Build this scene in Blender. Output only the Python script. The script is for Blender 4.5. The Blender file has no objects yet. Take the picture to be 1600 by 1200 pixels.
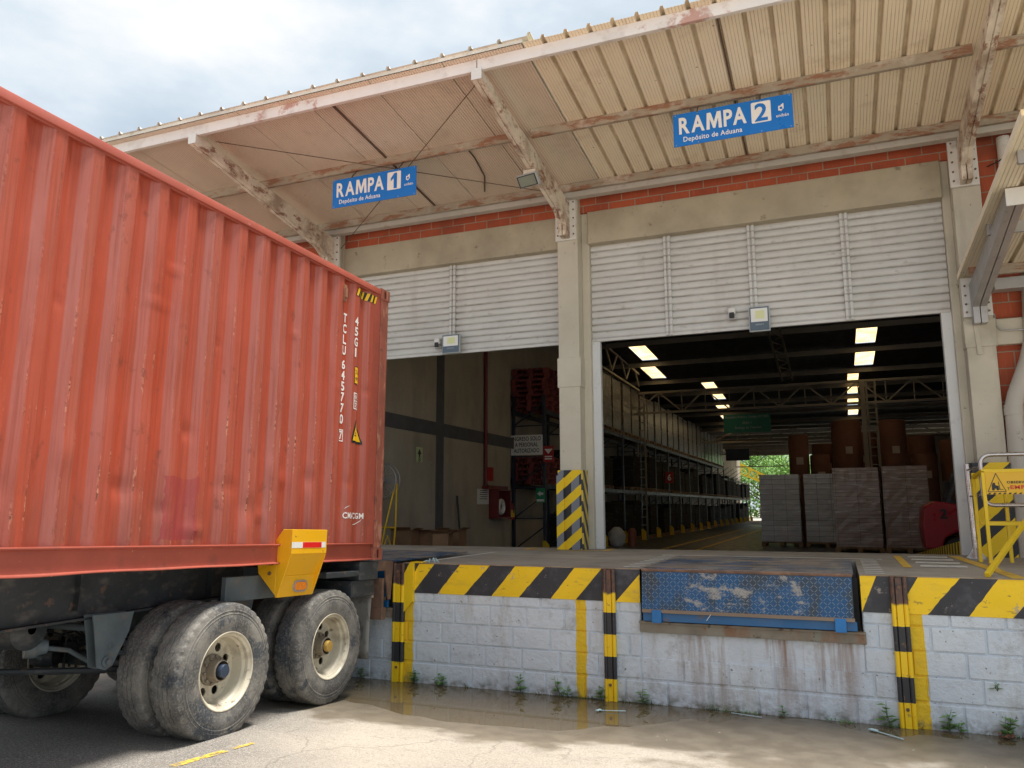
import bpy, bmesh, math, random
from mathutils import Vector, Matrix, noise as mnoise
R = math.radians
rnd = random.Random(7)
scene = bpy.context.scene
COL = scene.collection

# ---------------------------------------------------------------- camera
def cam_rot(a, b, c):
    cy, sy = math.cos(c), math.sin(c); ca, sa = math.cos(a), math.sin(a); cb, sb = math.cos(b), math.sin(b)
    Rz = Matrix(((cy, sy, 0), (-sy, cy, 0), (0, 0, 1)))
    B = Matrix(((1, 0, 0), (0, 0, -1), (0, 1, 0)))
    Rx = Matrix(((1, 0, 0), (0, ca, sa), (0, -sa, ca)))
    Rr = Matrix(((cb, -sb, 0), (sb, cb, 0), (0, 0, 1)))
    return Rr @ Rx @ B @ Rz
W2C = cam_rot(0.15435246, -0.00317786, 0.38720196)
cam = bpy.data.cameras.new('camera'); camo = bpy.data.objects.new('camera', cam); COL.objects.link(camo)
cam.sensor_fit = 'HORIZONTAL'; cam.sensor_width = 36.0; cam.lens = 1232.708 / 1600 * 36.0
cam.clip_start = 0.05; cam.clip_end = 2000
m = Matrix.Identity(3)
m.col[0] = W2C[0]; m.col[1] = -W2C[1]; m.col[2] = -W2C[2]
camo.matrix_world = m.to_4x4()
scene.camera = camo

# ---------------------------------------------------------------- world, sun, exposure
SUN_DIR = Vector((0.17, 0.12, 0.97)).normalized()
w = bpy.data.worlds.new('World'); scene.world = w; w.use_nodes = True
nt = w.node_tree; nt.nodes.clear()
out = nt.nodes.new('ShaderNodeOutputWorld')
sky = nt.nodes.new('ShaderNodeTexSky'); sky.sky_type = 'NISHITA'; sky.sun_disc = False
sky.sun_elevation = math.asin(SUN_DIR.z); sky.sun_rotation = math.atan2(SUN_DIR.x, SUN_DIR.y)
bg1 = nt.nodes.new('ShaderNodeBackground'); bg1.inputs[1].default_value = 0.09
nt.links.new(sky.outputs[0], bg1.inputs[0])
bg2 = nt.nodes.new('ShaderNodeBackground'); bg2.inputs[1].default_value = 0.68
tc = nt.nodes.new('ShaderNodeTexCoord')
mp = nt.nodes.new('ShaderNodeMapping'); mp.inputs['Scale'].default_value = (1, 1, 2.2); mp.inputs['Location'].default_value = (0.3, 0.1, 0.55)
nt.links.new(tc.outputs['Generated'], mp.inputs[0])
n1 = nt.nodes.new('ShaderNodeTexNoise'); n1.inputs['Scale'].default_value = 2.4; n1.inputs['Detail'].default_value = 7; n1.inputs['Roughness'].default_value = .56
nt.links.new(mp.outputs[0], n1.inputs[0])
cr = nt.nodes.new('ShaderNodeValToRGB')
cr.color_ramp.elements[0].position = .34; cr.color_ramp.elements[0].color = (.50, .60, .70, 1)
cr.color_ramp.elements[1].position = .66; cr.color_ramp.elements[1].color = (1.0, 1.0, 1.0, 1)
e_ = cr.color_ramp.elements.new(.50); e_.color = (.70, .79, .87, 1)
nt.links.new(n1.outputs[0], cr.inputs[0]); nt.links.new(cr.outputs[0], bg2.inputs[0])
n2 = nt.nodes.new('ShaderNodeTexNoise'); n2.inputs['Scale'].default_value = 1.1; n2.inputs['Detail'].default_value = 4
nt.links.new(mp.outputs[0], n2.inputs[0])
mr = nt.nodes.new('ShaderNodeMapRange'); mr.inputs[1].default_value = .3; mr.inputs[2].default_value = .5; mr.inputs[3].default_value = .72; mr.inputs[4].default_value = .97
nt.links.new(n2.outputs[0], mr.inputs[0])
mx = nt.nodes.new('ShaderNodeMixShader')
nt.links.new(mr.outputs[0], mx.inputs[0]); nt.links.new(bg1.outputs[0], mx.inputs[1]); nt.links.new(bg2.outputs[0], mx.inputs[2])
nt.links.new(mx.outputs[0], out.inputs[0])
sd = bpy.data.lights.new('sun', 'SUN'); sd.energy = 4.5; sd.angle = R(14); sd.color = (1, .95, .88)
so = bpy.data.objects.new('sun', sd); COL.objects.link(so); so.rotation_euler = (-SUN_DIR).to_track_quat('-Z', 'Y').to_euler()
so.location = (0, 0, 20)
vs = scene.view_settings; vs.view_transform = 'Standard'; vs.look = 'None'; vs.gamma = 1; vs.exposure = 0.66; vs.use_curve_mapping = False
scene.render.engine = 'CYCLES'
scene.cycles.max_bounces = 8; scene.cycles.diffuse_bounces = 5; scene.cycles.glossy_bounces = 3; scene.cycles.transmission_bounces = 4
scene.cycles.caustics_reflective = False; scene.cycles.caustics_refractive = False
scene.cycles.use_denoising = True; scene.cycles.sample_clamp_indirect = 4

# ---------------------------------------------------------------- materials
MATS = {}
class NT:
    def __init__(s, name):
        s.m = bpy.data.materials.new(name); s.m.use_nodes = True; s.t = s.m.node_tree
        s.b = s.t.nodes['Principled BSDF']
        tc = s.t.nodes.new('ShaderNodeTexCoord'); s.co = tc.outputs['Object']
    def n(s, k, **kw):
        x = s.t.nodes.new(k)
        for a, b in kw.items(): setattr(x, a, b)
        return x
    def l(s, a, b): s.t.links.new(a, b)
    def mapping(s, co, scale=(1, 1, 1), loc=(0, 0, 0), rot=(0, 0, 0)):
        x = s.n('ShaderNodeMapping'); x.inputs['Scale'].default_value = scale; x.inputs['Location'].default_value = loc; x.inputs['Rotation'].default_value = rot
        s.l(co, x.inputs[0]); return x.outputs[0]
    def noise(s, co, scale, detail=4, rough=.55, dist=0):
        x = s.n('ShaderNodeTexNoise'); x.inputs['Scale'].default_value = scale; x.inputs['Detail'].default_value = detail
        x.inputs['Roughness'].default_value = rough; x.inputs['Distortion'].default_value = dist
        s.l(co, x.inputs[0]); return x.outputs[0]
    def rng(s, v, a, b, c=0, d=1):
        x = s.n('ShaderNodeMapRange'); x.inputs[1].default_value = a; x.inputs[2].default_value = b; x.inputs[3].default_value = c; x.inputs[4].default_value = d
        s.l(v, x.inputs[0]); return x.outputs[0]
    def mth(s, op, a, b=None, c=None):
        x = s.n('ShaderNodeMath', operation=op)
        for i, v in enumerate((a, b, c)):
            if v is None: continue
            if isinstance(v, (int, float)): x.inputs[i].default_value = v
            else: s.l(v, x.inputs[i])
        return x.outputs[0]
    def mix(s, f, a, b, mode='MIX'):
        x = s.n('ShaderNodeMix', data_type='RGBA', blend_type=mode)
        for sock, v in ((x.inputs[0], f), (x.inputs[6], a), (x.inputs[7], b)):
            if isinstance(v, (int, float)): sock.default_value = v
            elif isinstance(v, tuple): sock.default_value = (*v, 1)
            else: s.l(v, sock)
        return x.outputs[2]
    def xyz(s, co=None):
        x = s.n('ShaderNodeSeparateXYZ'); s.l(co or s.co, x.inputs[0]); return x.outputs
    def comb(s, x, y, z):
        c = s.n('ShaderNodeCombineXYZ')
        for i, v in enumerate((x, y, z)):
            if isinstance(v, (int, float)): c.inputs[i].default_value = v
            else: s.l(v, c.inputs[i])
        return c.outputs[0]
    def bump(s, h, strength, dist, prev=None):
        x = s.n('ShaderNodeBump'); x.inputs['Strength'].default_value = strength; x.inputs['Distance'].default_value = dist
        s.l(h, x.inputs['Height'])
        if prev: s.l(prev, x.inputs['Normal'])
        return x.outputs[0]

def stain_chain(t, c, co, stains):
    rm = None
    for st in stains:
        cc = t.mapping(co, st.get('st', (1, 1, 1)), st.get('loc', (0, 0, 0)))
        nz = t.noise(cc, st['s'], st.get('d', 5), st.get('r', .6), st.get('dist', 0))
        mk = t.rng(nz, st['lo'], st['hi'], 0, st.get('a', 1))
        c = t.mix(mk, c, st['c'])
    return c

def mat(name, col, rough=.7, metal=0, var=.18, vs=1.5, stains=(), bump=(), spec=.5, rndo=True, coat=0, emit=None):
    """painted / raw surface: base colour with broad tonal variation, stains of their own shape, fine bump"""
    if name in MATS: return MATS[name]
    t = NT(name); co = t.co
    if rndo:
        oi = t.n('ShaderNodeObjectInfo'); v = t.mth('MULTIPLY', oi.outputs['Random'], 37.0)
        a = t.n('ShaderNodeVectorMath', operation='ADD'); t.l(co, a.inputs[0]); t.l(t.comb(v, v, v), a.inputs[1]); co2 = a.outputs[0]
    else: co2 = co
    nz = t.noise(co2, vs, 6, .6)
    f = t.rng(nz, .3, .7, 1 - var, 1 + var)
    mul = t.n('ShaderNodeVectorMath', operation='SCALE'); mul.inputs[0].default_value = col; t.l(f, mul.inputs['Scale'])
    c = stain_chain(t, mul.outputs[0], co2, stains)
    t.l(c, t.b.inputs['Base Color'])
    t.l(t.rng(t.noise(co2, vs * 3, 4), .3, .7, max(0, rough - .12), min(1, rough + .12)), t.b.inputs['Roughness'])
    t.b.inputs['Metallic'].default_value = metal
    t.b.inputs['Specular IOR Level'].default_value = spec
    if coat: t.b.inputs['Coat Weight'].default_value = coat
    prev = None
    for (s_, st, d) in bump: prev = t.bump(t.noise(co2, s_, 5, .6), st, d, prev)
    if prev: t.l(prev, t.b.inputs['Normal'])
    if emit:
        t.b.inputs['Emission Color'].default_value = (*emit[0], 1); t.b.inputs['Emission Strength'].default_value = emit[1]
    MATS[name] = t.m; return t.m

RUST = (.19, .065, .03); DIRT = (.10, .085, .065)
CONC = dict(rough=.85, bump=((60, .25, .004), (8, .2, .01)))
M_col = mat('grey_beige_painted_concrete', (.58, .54, .44), var=.10, stains=[dict(s=1.3, lo=.56, hi=.75, c=(.28, .25, .19), a=.45), dict(s=9, lo=.66, hi=.72, c=(.16, .13, .10), a=.6), dict(s=3, st=(1, 1, .15), lo=.58, hi=.8, c=(.25, .22, .17), a=.5)], **CONC)
M_beam = mat('stained_lintel_concrete', (.45, .40, .30), var=.14, stains=[dict(s=1.0, lo=.5, hi=.75, c=(.22, .18, .12), a=.5), dict(s=7, lo=.64, hi=.72, c=(.12, .09, .06), a=.6)], **CONC)
M_floor = mat('worn_platform_concrete', (.33, .30, .255), var=.22, vs=.8, stains=[dict(s=1.5, lo=.5, hi=.7, c=(.15, .14, .125), a=.6), dict(s=20, lo=.6, hi=.7, c=(.45, .42, .36), a=.4), dict(s=1.2, st=(.4, 3, 1), lo=.5, hi=.7, c=(.20, .19, .17), a=.5)], rough=.7, bump=((40, .2, .003),))
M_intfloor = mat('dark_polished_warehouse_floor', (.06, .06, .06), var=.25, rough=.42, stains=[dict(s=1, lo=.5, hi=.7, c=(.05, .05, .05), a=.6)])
M_intwall = mat('dusty_interior_plaster', (.42, .37, .29), var=.15, vs=.9, stains=[dict(s=2, st=(1, 1, .3), lo=.5, hi=.75, c=(.22, .19, .15), a=.5), dict(s=6, lo=.64, hi=.7, c=(.6, .57, .5), a=.3)], **CONC)
M_intband = mat('dark_grey_painted_band', (.10, .10, .105), rough=.7)
M_white = mat('white_painted_steel', (.74, .74, .71), rough=.45, var=.06, stains=[dict(s=5, lo=.6, hi=.72, c=(.42, .40, .36), a=.6), dict(s=22, lo=.66, hi=.7, c=RUST, a=.7), dict(s=2, st=(1, 1, .2), lo=.55, hi=.8, c=(.5, .47, .42), a=.5)], bump=((30, .1, .002),))
M_jamb = mat('scuffed_white_jamb', (.70, .72, .72), rough=.5, var=.06, stains=[dict(s=6, lo=.58, hi=.72, c=(.42, .42, .42), a=.5), dict(s=18, lo=.68, hi=.71, c=(.2, .2, .2), a=.7)], bump=((25, .15, .003),))
M_rustbeam = mat('peeling_rusty_beam_paint', (.74, .67, .56), rough=.7, var=.15, vs=3, stains=[dict(s=2.2, st=(2, 1, 1), lo=.46, hi=.60, c=(.30, .20, .13), a=.7, d=8, r=.65), dict(s=3.6, st=(2, 1, 2), lo=.54, hi=.60, c=(.24, .095, .05), a=.85, d=10, r=.72), dict(s=7, lo=.62, hi=.66, c=(.66, .62, .54), a=.6, loc=(3, 3, 3))], bump=((30, .5, .004), (120, .3, .002)))
M_purlin = mat('grey_purlin_paint', (.36, .31, .24), rough=.65, var=.12, stains=[dict(s=5, st=(.5, 1, 2), lo=.49, hi=.56, c=(.27, .11, .055), a=.85, d=9, r=.75), dict(s=3, lo=.55, hi=.7, c=(.62, .57, .5), a=.6, loc=(4, 1, 0))], bump=((40, .3, .003),))
M_fascia = mat('white_fascia_channel', (.76, .73, .70), rough=.6, var=.08, stains=[dict(s=2.2, lo=.56, hi=.62, c=(.42, .13, .07), a=.7, d=8, r=.7), dict(s=4, lo=.55, hi=.7, c=(.50, .44, .40), a=.5)], bump=((30, .2, .003),))
def m_sheet(name, base, dirt, period, phase, wide, sub=None):
    """profiled sheet: dirt lies in the narrow grooves and beside the ribs, broad dusty blotches over it"""
    t = NT(name); x, y, z = t.xyz()
    n1 = t.noise(t.mapping(t.co, (1, .6, 1)), 1.1, 6, .6)
    c = t.mix(t.rng(n1, .3, .7), tuple(v * .92 for v in base), tuple(min(.95, v * 1.05) for v in base))
    br = t.noise(t.mapping(t.co, (3, .7, 1)), 2.4, 7, .7)
    if sub:
        f = t.mth('FRACT', t.mth('DIVIDE', t.mth('ADD', x, phase), sub))
        g = t.mth('MULTIPLY', t.rng(f, .76, .80), t.rng(f, .93, .99, 1, .2))
        c = t.mix(t.mth('MULTIPLY', g, t.rng(br, .3, .6, .15, .6)), c, dirt)
        f2 = t.mth('DIVIDE', t.mth('FRACT', t.mth('DIVIDE', t.mth('MULTIPLY', f, sub), period)), 1)
        ln = t.mth('MULTIPLY', t.mth('MAXIMUM', t.rng(f2, .86, .96, 0, 1), t.rng(f2, .02, .12, 1, 0)), t.mth('LESS_THAN', f, .74))
    else:
        f2 = t.mth('FRACT', t.mth('DIVIDE', t.mth('ADD', x, phase), period))
        ln = t.mth('MAXIMUM', t.rng(f2, .84, .95, 0, 1), t.rng(f2, .03, .14, 1, 0))
    c = t.mix(t.mth('MULTIPLY', ln, t.rng(br, .35, .65, .2, .75)), c, dirt)
    c = t.mix(t.rng(t.noise(t.co, 1.6, 8, .65), .56, .72, 0, .4), c, dirt)
    c = t.mix(t.rng(t.noise(t.mapping(t.co, (1, 1, 1), (5, 1, 0)), 17, 3), .72, .75, 0, .8), c, (.16, .10, .06))
    t.l(c, t.b.inputs['Base Color']); t.b.inputs['Roughness'].default_value = .6
    return t.m
M_sheetA = m_sheet('beige_sandwich_panel_liner', (.72, .61, .49), (.40, .32, .24), 1 / 28, 10.95, None)
M_sheetB = m_sheet('cream_ribbed_roof_sheet', (.90, .80, .61), (.40, .29, .18), .036, 2.93, None, .2625)
M_sheetC = m_sheet('cream_side_roof_sheet', (.80, .72, .56), (.40, .29, .18), .036, -1.55 + .2625 * 10, None, .2625)
M_sheettop = mat('weathered_white_roof_top', (.72, .71, .64), rough=.7, stains=[dict(s=6, lo=.55, hi=.7, c=(.4, .37, .3), a=.5)])
M_brown = mat('rusty_dark_strap', (.12, .075, .05), rough=.8)
M_dark = mat('near_black_recess', (.012, .012, .013), rough=.9, var=0)
M_galv = mat('galvanised_steel', (.46, .45, .44), rough=.45, metal=.55, stains=[dict(s=12, lo=.6, hi=.7, c=(.3, .28, .26), a=.6)])
M_stain = mat('brushed_stainless_tube', (.62, .59, .58), rough=.28, metal=.9, var=.06)
M_ydk = mat('worn_safety_yellow', (.80, .52, .02), rough=.5, var=.07, stains=[dict(s=10, lo=.66, hi=.69, c=(.12, .08, .05), a=.8), dict(s=3, lo=.6, hi=.8, c=(.55, .38, .08), a=.5)], bump=((40, .15, .002),))
M_yel = mat('fresh_safety_yellow', (.88, .60, .015), rough=.42, var=.05, stains=[dict(s=14, lo=.69, hi=.72, c=(.2, .12, .04), a=.7)])
M_yband = mat('yellow_wall_paint', (.93, .62, .012), rough=.6, var=.06, stains=[dict(s=7, st=(1, 1, 2.5), lo=.62, hi=.66, c=(.22, .15, .06), a=.6, d=8), dict(s=30, lo=.68, hi=.70, c=(.1, .08, .06), a=.7), dict(s=5, lo=.62, hi=.64, c=(.42, .37, .30), a=.8, d=10, r=.75), dict(s=2.5, st=(1, 1, 3), lo=.55, hi=.75, c=(.40, .28, .06), a=.4)], bump=((50, .35, .004), (9, .3, .012)))
M_kband = mat('black_wall_paint', (.035, .037, .045), rough=.6, var=.25, stains=[dict(s=6, lo=.55, hi=.75, c=(.10, .105, .12), a=.7), dict(s=35, lo=.66, hi=.70, c=(.3, .3, .3), a=.5), dict(s=5, lo=.61, hi=.64, c=(.33, .30, .26), a=.8, d=10, r=.75, loc=(3, 0, 0))], bump=((50, .35, .004), (9, .3, .012)))
M_greyp = mat('blue_grey_board_paint', (.20, .22, .25), rough=.6, var=.1, bump=((50, .2, .003),))
M_black = mat('black_plastic', (.02, .02, .022), rough=.5)
M_rubber = mat('dusty_tyre_rubber', (.105, .103, .10), rough=.88, var=.3, vs=5, stains=[dict(s=2.6, lo=.45, hi=.60, c=(.27, .255, .225), a=.75, d=8, r=.7), dict(s=4, lo=.56, hi=.62, c=(.045, .055, .07), a=.85, loc=(5, 2, 1), d=7), dict(s=60, lo=.5, hi=.65, c=(.36, .33, .28), a=.4, d=3)], bump=((110, .5, .004), (25, .3, .006)))
M_rim = mat('dusty_cream_wheel_paint', (.62, .57, .45), rough=.5, var=.15, vs=3, stains=[dict(s=5, lo=.50, hi=.68, c=(.25, .20, .14), a=.75), dict(s=16, lo=.62, hi=.68, c=(.16, .09, .05), a=.7)], bump=((60, .2, .002),))
M_chas = mat('dirty_dark_chassis_paint', (.035, .042, .048), rough=.6, var=.35, vs=4, stains=[dict(s=5, st=(1, 1, 2), lo=.52, hi=.68, c=(.15, .14, .13), a=.6, d=8), dict(s=12, lo=.60, hi=.66, c=(.20, .12, .08), a=.5)], bump=((50, .3, .003),))
M_chasl = mat('blue_grey_hanger_paint', (.11, .14, .155), rough=.55, var=.2, vs=5, stains=[dict(s=9, lo=.55, hi=.66, c=(.20, .16, .13), a=.6)], bump=((60, .2, .002),))
M_rusty = mat('rusted_plate', (.17, .10, .07), rough=.85, var=.3, vs=6, stains=[dict(s=5, lo=.5, hi=.65, c=(.32, .19, .12), a=.7), dict(s=3, lo=.55, hi=.7, c=(.05, .05, .055), a=.7)], bump=((70, .4, .003),))
M_flap = mat('pale_dusty_mudflap', (.36, .35, .32), rough=.85, var=.15, stains=[dict(s=14, st=(1, 1, .6), lo=.52, hi=.62, c=(.16, .155, .15), a=.7)])
M_brkt = mat('orange_yellow_bracket_paint', (.86, .45, .012), rough=.38, var=.05, stains=[dict(s=12, lo=.66, hi=.70, c=(.16, .09, .04), a=.8), dict(s=4, lo=.6, hi=.8, c=(.6, .34, .06), a=.4)])
M_amber = mat('amber_lamp_lens', (.95, .28, .02), rough=.25, var=.02)
M_redref = mat('red_reflective_tape', (.75, .02, .02), rough=.3, var=.05)
M_whiteref = mat('white_reflective_tape', (.8, .8, .76), rough=.3, var=.05)
M_blue = mat('leveler_blue_paint', (.015, .12, .31), rough=.45, var=.12, stains=[dict(s=7, lo=.60, hi=.66, c=(.12, .10, .09), a=.7)])
M_sign = mat('sign_blue_vinyl', (.005, .18, .62), rough=.35, var=.03)
M_signw = mat('sign_white_vinyl', (.86, .85, .82), rough=.4, var=.02)
M_text = mat('black_lettering', (.02, .02, .02), rough=.5, var=0)
M_textred = mat('red_lettering', (.7, .05, .02), rough=.5, var=0)
M_textw = mat('white_lettering', (.82, .80, .77), rough=.5, var=.05, stains=[dict(s=60, lo=.66, hi=.7, c=(.5, .2, .15), a=.8)])
M_lens = mat('floodlight_reflector', (.85, .85, .80), rough=.2, var=.03)
M_led = mat('yellow_led_chip', (.75, .78, .42), rough=.4, var=.02)
M_case = mat('floodlight_dark_case', (.10, .14, .19), rough=.45, var=.05)
M_caseg = mat('floodlight_grey_rim', (.42, .46, .47), rough=.45, var=.05)
M_card = mat('brown_cardboard', (.30, .17, .09), rough=.85, var=.2, vs=3)
M_red = mat('fire_red_paint', (.42, .02, .02), rough=.4)
M_flred = mat('forklift_red_paint', (.40, .02, .03), rough=.35)
M_rackb = mat('rack_blue_steel', (.025, .03, .05), rough=.5)
M_wood = mat('pallet_wood', (.28, .18, .10), rough=.85, var=.3, vs=5)
M_woodred = mat('red_pallet_wood', (.22, .05, .045), rough=.85, var=.3, vs=5)
M_reel = mat('brown_kraft_paper_reel', (.15, .06, .035), rough=.8, var=.12)
M_truss = mat('beige_truss_steel', (.22, .19, .15), rough=.6)
M_green = mat('green_sign_plate', (.01, .17, .13), rough=.5)
M_greens = mat('green_exit_vinyl', (.01, .28, .12), rough=.5)
M_pipe = mat('beige_pvc_pipe', (.50, .47, .41), rough=.5, var=.06, stains=[dict(s=9, lo=.66, hi=.70, c=(.15, .13, .1), a=.7)])
M_leaf = mat('weed_leaf', (.13, .27, .06), rough=.6, var=.35, vs=9)
M_stem = mat('weed_stem', (.10, .13, .05), rough=.7)
M_treeleaf = mat('tree_foliage', (.16, .32, .05), rough=.6, var=.45, vs=1.4)
M_bark = mat('tree_bark', (.12, .09, .06), rough=.9)
M_litter = mat('pale_blue_plastic', (.52, .72, .78), rough=.4)
M_sack = mat('white_woven_sack', (.6, .6, .58), rough=.8, var=.15, vs=6)
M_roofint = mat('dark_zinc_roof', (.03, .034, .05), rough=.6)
M_farroof = mat('far_translucent_roof', (.50, .44, .34), rough=.6)

def m_skylight():
    t = NT('translucent_fibreglass_sheet'); t.t.nodes.remove(t.b)
    tr = t.n('ShaderNodeBsdfTranslucent'); c = t.mix(t.rng(t.noise(t.co, 2.5, 5), .35, .7), (.95, .76, .42), (.80, .50, .18)); t.l(c, tr.inputs[0])
    o = [n for n in t.t.nodes if n.type == 'OUTPUT_MATERIAL'][0]; t.l(tr.outputs[0], o.inputs[0]); return t.m
M_sky = m_skylight()

def m_brick():
    t = NT('red_hollow_clay_brick'); x, y, z = t.xyz()
    co = t.comb(x, z, 0)
    co = t.mapping(co, (1, 1, 1), (.11, .0, 0))
    b = t.n('ShaderNodeTexBrick'); b.inputs['Scale'].default_value = 1; b.inputs['Brick Width'].default_value = .40; b.inputs['Row Height'].default_value = .205
    b.inputs['Mortar Size'].default_value = .008; b.inputs['Mortar Smooth'].default_value = .2; b.inputs['Bias'].default_value = 0
    b.inputs['Color1'].default_value = (.47, .105, .045, 1); b.inputs['Color2'].default_value = (.36, .075, .035, 1); b.inputs['Mortar'].default_value = (.35, .29, .22, 1)
    t.l(co, b.inputs[0])
    fine = t.noise(t.mapping(t.co, (9, 9, .8)), 6, 4)
    c = t.mix(t.rng(fine, .55, .72, 0, .35), b.outputs[0], (.60, .22, .12))
    c = t.mix(t.rng(t.noise(t.co, 2.2, 6), .5, .72, 0, .55), c, (.20, .06, .035))
    t.l(c, t.b.inputs['Base Color']); t.b.inputs['Roughness'].default_value = .85
    h = t.mth('SUBTRACT', 1.0, b.outputs['Fac'])
    p = t.bump(h, .7, .008); p = t.bump(fine, .3, .004, p); t.l(p, t.b.inputs['Normal'])
    return t.m
M_brick = m_brick()

def m_block():
    """painted concrete block wall: pale blue-grey paint, yellow vertical bands, rust runs and damp foot"""
    t = NT('painted_block_wall'); x, y, z = t.xyz()
    nz = t.noise(t.co, 1.7, 6, .6)
    c = t.mix(t.rng(nz, .3, .7), (.58, .66, .75), (.70, .77, .83))
    c = t.mix(t.rng(t.noise(t.co, 4, 10, .75), .53, .66, 0, .6), c, (.36, .37, .38))
    c = t.mix(t.rng(t.noise(t.mapping(t.co, (1, 1, .25), (2, 0, 9)), 3, 8, .7), .54, .68, 0, .45), c, (.38, .33, .26))
    c = t.mix(t.rng(t.noise(t.mapping(t.co, (1, 1, 1), (7, 0, 3)), 26, 4), .68, .72, 0, .8), c, (.12, .10, .08))
    wob = t.mth('MULTIPLY', t.mth('SUBTRACT', t.noise(t.co, 9, 4), .5), .035)
    xw = t.mth('ADD', x, wob)
    msk = None
    for a, b in ((-4.36, -4.235), (-2.435, -2.33), (.46, .60)):
        k = t.mth('MULTIPLY', t.mth('GREATER_THAN', xw, a), t.mth('LESS_THAN', xw, b))
        msk = k if msk is None else t.mth('MAXIMUM', msk, k)
    c = t.mix(msk, c, t.mix(t.rng(t.noise(t.co, 8, 6), .55, .75, 0, .5), (.84, .56, .02), (.5, .33, .05)))
    # rust runs under the leveler
    run = t.rng(t.noise(t.mapping(t.co, (1, 1, .07)), 6.5, 5, .6), .50, .64)
    reg = t.mth('MULTIPLY', t.rng(x, -1.7, -1.2), t.rng(x, .12, .0))
    reg = t.mth('MULTIPLY', reg, t.rng(z, -1.78, -1.2, .25, 1))
    c = t.mix(t.mth('MULTIPLY', t.mth('MULTIPLY', run, reg), .95), c, (.24, .12, .05))
    foot = t.mth('MULTIPLY', t.rng(t.mth('ADD', z, t.mth('MULTIPLY', t.noise(t.co, 6, 6), .16)), -1.70, -1.62, 1, 0), t.rng(t.noise(t.mapping(t.co, (1, 1, 1), (2, 2, 2)), 10, 6), .42, .6))
    c = t.mix(t.mth('MULTIPLY', foot, .75), c, (.16, .15, .11))
    t.l(c, t.b.inputs['Base Color']); t.b.inputs['Roughness'].default_value = .62
    p = t.bump(t.noise(t.co, 11, 8, .68), .7, .03); p = t.bump(t.noise(t.co, 75, 4), .35, .004, p); t.l(p, t.b.inputs['Normal'])
    return t.m
M_block = m_block()

def m_stripes(name, axis, k, period, duty, off, ca, cb, cc=None):
    """diagonal hazard stripes: s = z + k*axis"""
    t = NT(name); o = t.xyz(); a = o[axis]; z = o[2]
    s = t.mth('ADD', t.mth('MULTIPLY', a, k), z)
    s = t.mth('ADD', s, t.mth('MULTIPLY', t.mth('SUBTRACT', t.noise(t.co, 12, 3), .5), .02))
    f = t.mth('FRACT', t.mth('DIVIDE', t.mth('ADD', s, off), period))
    msk = t.mth('LESS_THAN', f, duty)
    other = cb
    if cc:
        f2 = t.mth('FRACT', t.mth('DIVIDE', t.mth('ADD', a, .05), .23)); other = t.mix(t.mth('LESS_THAN', f2, .52), cb, cc)
    c = t.mix(msk, other, ca)
    c = t.mix(t.rng(t.noise(t.co, 14, 8, .7), .62, .68, 0, .7), c, (.15, .13, .11))
    t.l(c, t.b.inputs['Base Color']); t.b.inputs['Roughness'].default_value = .5
    t.l(t.bump(t.noise(t.co, 40, 4), .2, .003), t.b.inputs['Normal'])
    return t.m
YC = (.92, .62, .012); KC = (.03, .032, .038)
M_st_front = m_stripes('column_guard_front_stripes', 0, -.85, .30, .5, -.02, YC, KC, (.20, .22, .25))
M_st_side = m_stripes('column_guard_side_stripes', 1, 1.6, .30, .5, .04, (.70, .52, .10), (.05, .05, .055))
M_st_right = m_stripes('right_guard_stripes', 0, -.95, .42, .5, .05, YC, KC)
M_st_kerb = m_stripes('ramp_kerb_stripes', 1, .15, .001, .5, 0, YC, KC)
def m_bands(name, period, off, axis=2, duty=.5, rust_top=None):
    t = NT(name); o = t.xyz(); s = o[axis]
    s2 = t.mth('ADD', s, t.mth('MULTIPLY', t.mth('SUBTRACT', t.noise(t.co, 20, 3), .5), .012))
    f = t.mth('FRACT', t.mth('DIVIDE', t.mth('ADD', s2, off), period))
    c = t.mix(t.mth('LESS_THAN', f, duty), KC, YC)
    c = t.mix(t.rng(t.noise(t.co, 16, 8, .7), .60, .66, 0, .75), c, (.20, .12, .06))
    if rust_top is not None:
        k = t.rng(t.mth('ADD', o[2], t.mth('MULTIPLY', t.noise(t.co, 9, 6), .10)), rust_top, rust_top + .02)
        c = t.mix(k, c, t.mix(t.rng(t.noise(t.co, 25, 5), .4, .6), (.15, .07, .045), (.06, .045, .04)))
    t.l(c, t.b.inputs['Base Color']); t.b.inputs['Roughness'].default_value = .5
    t.l(t.bump(t.noise(t.co, 50, 5), .25, .003), t.b.inputs['Normal'])
    return t.m
M_post = m_bands('striped_rail_post', .405, 1.0, rust_top=-.775)
M_kerb = m_bands('striped_kerb', .30, 0, axis=1, duty=.5)

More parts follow.
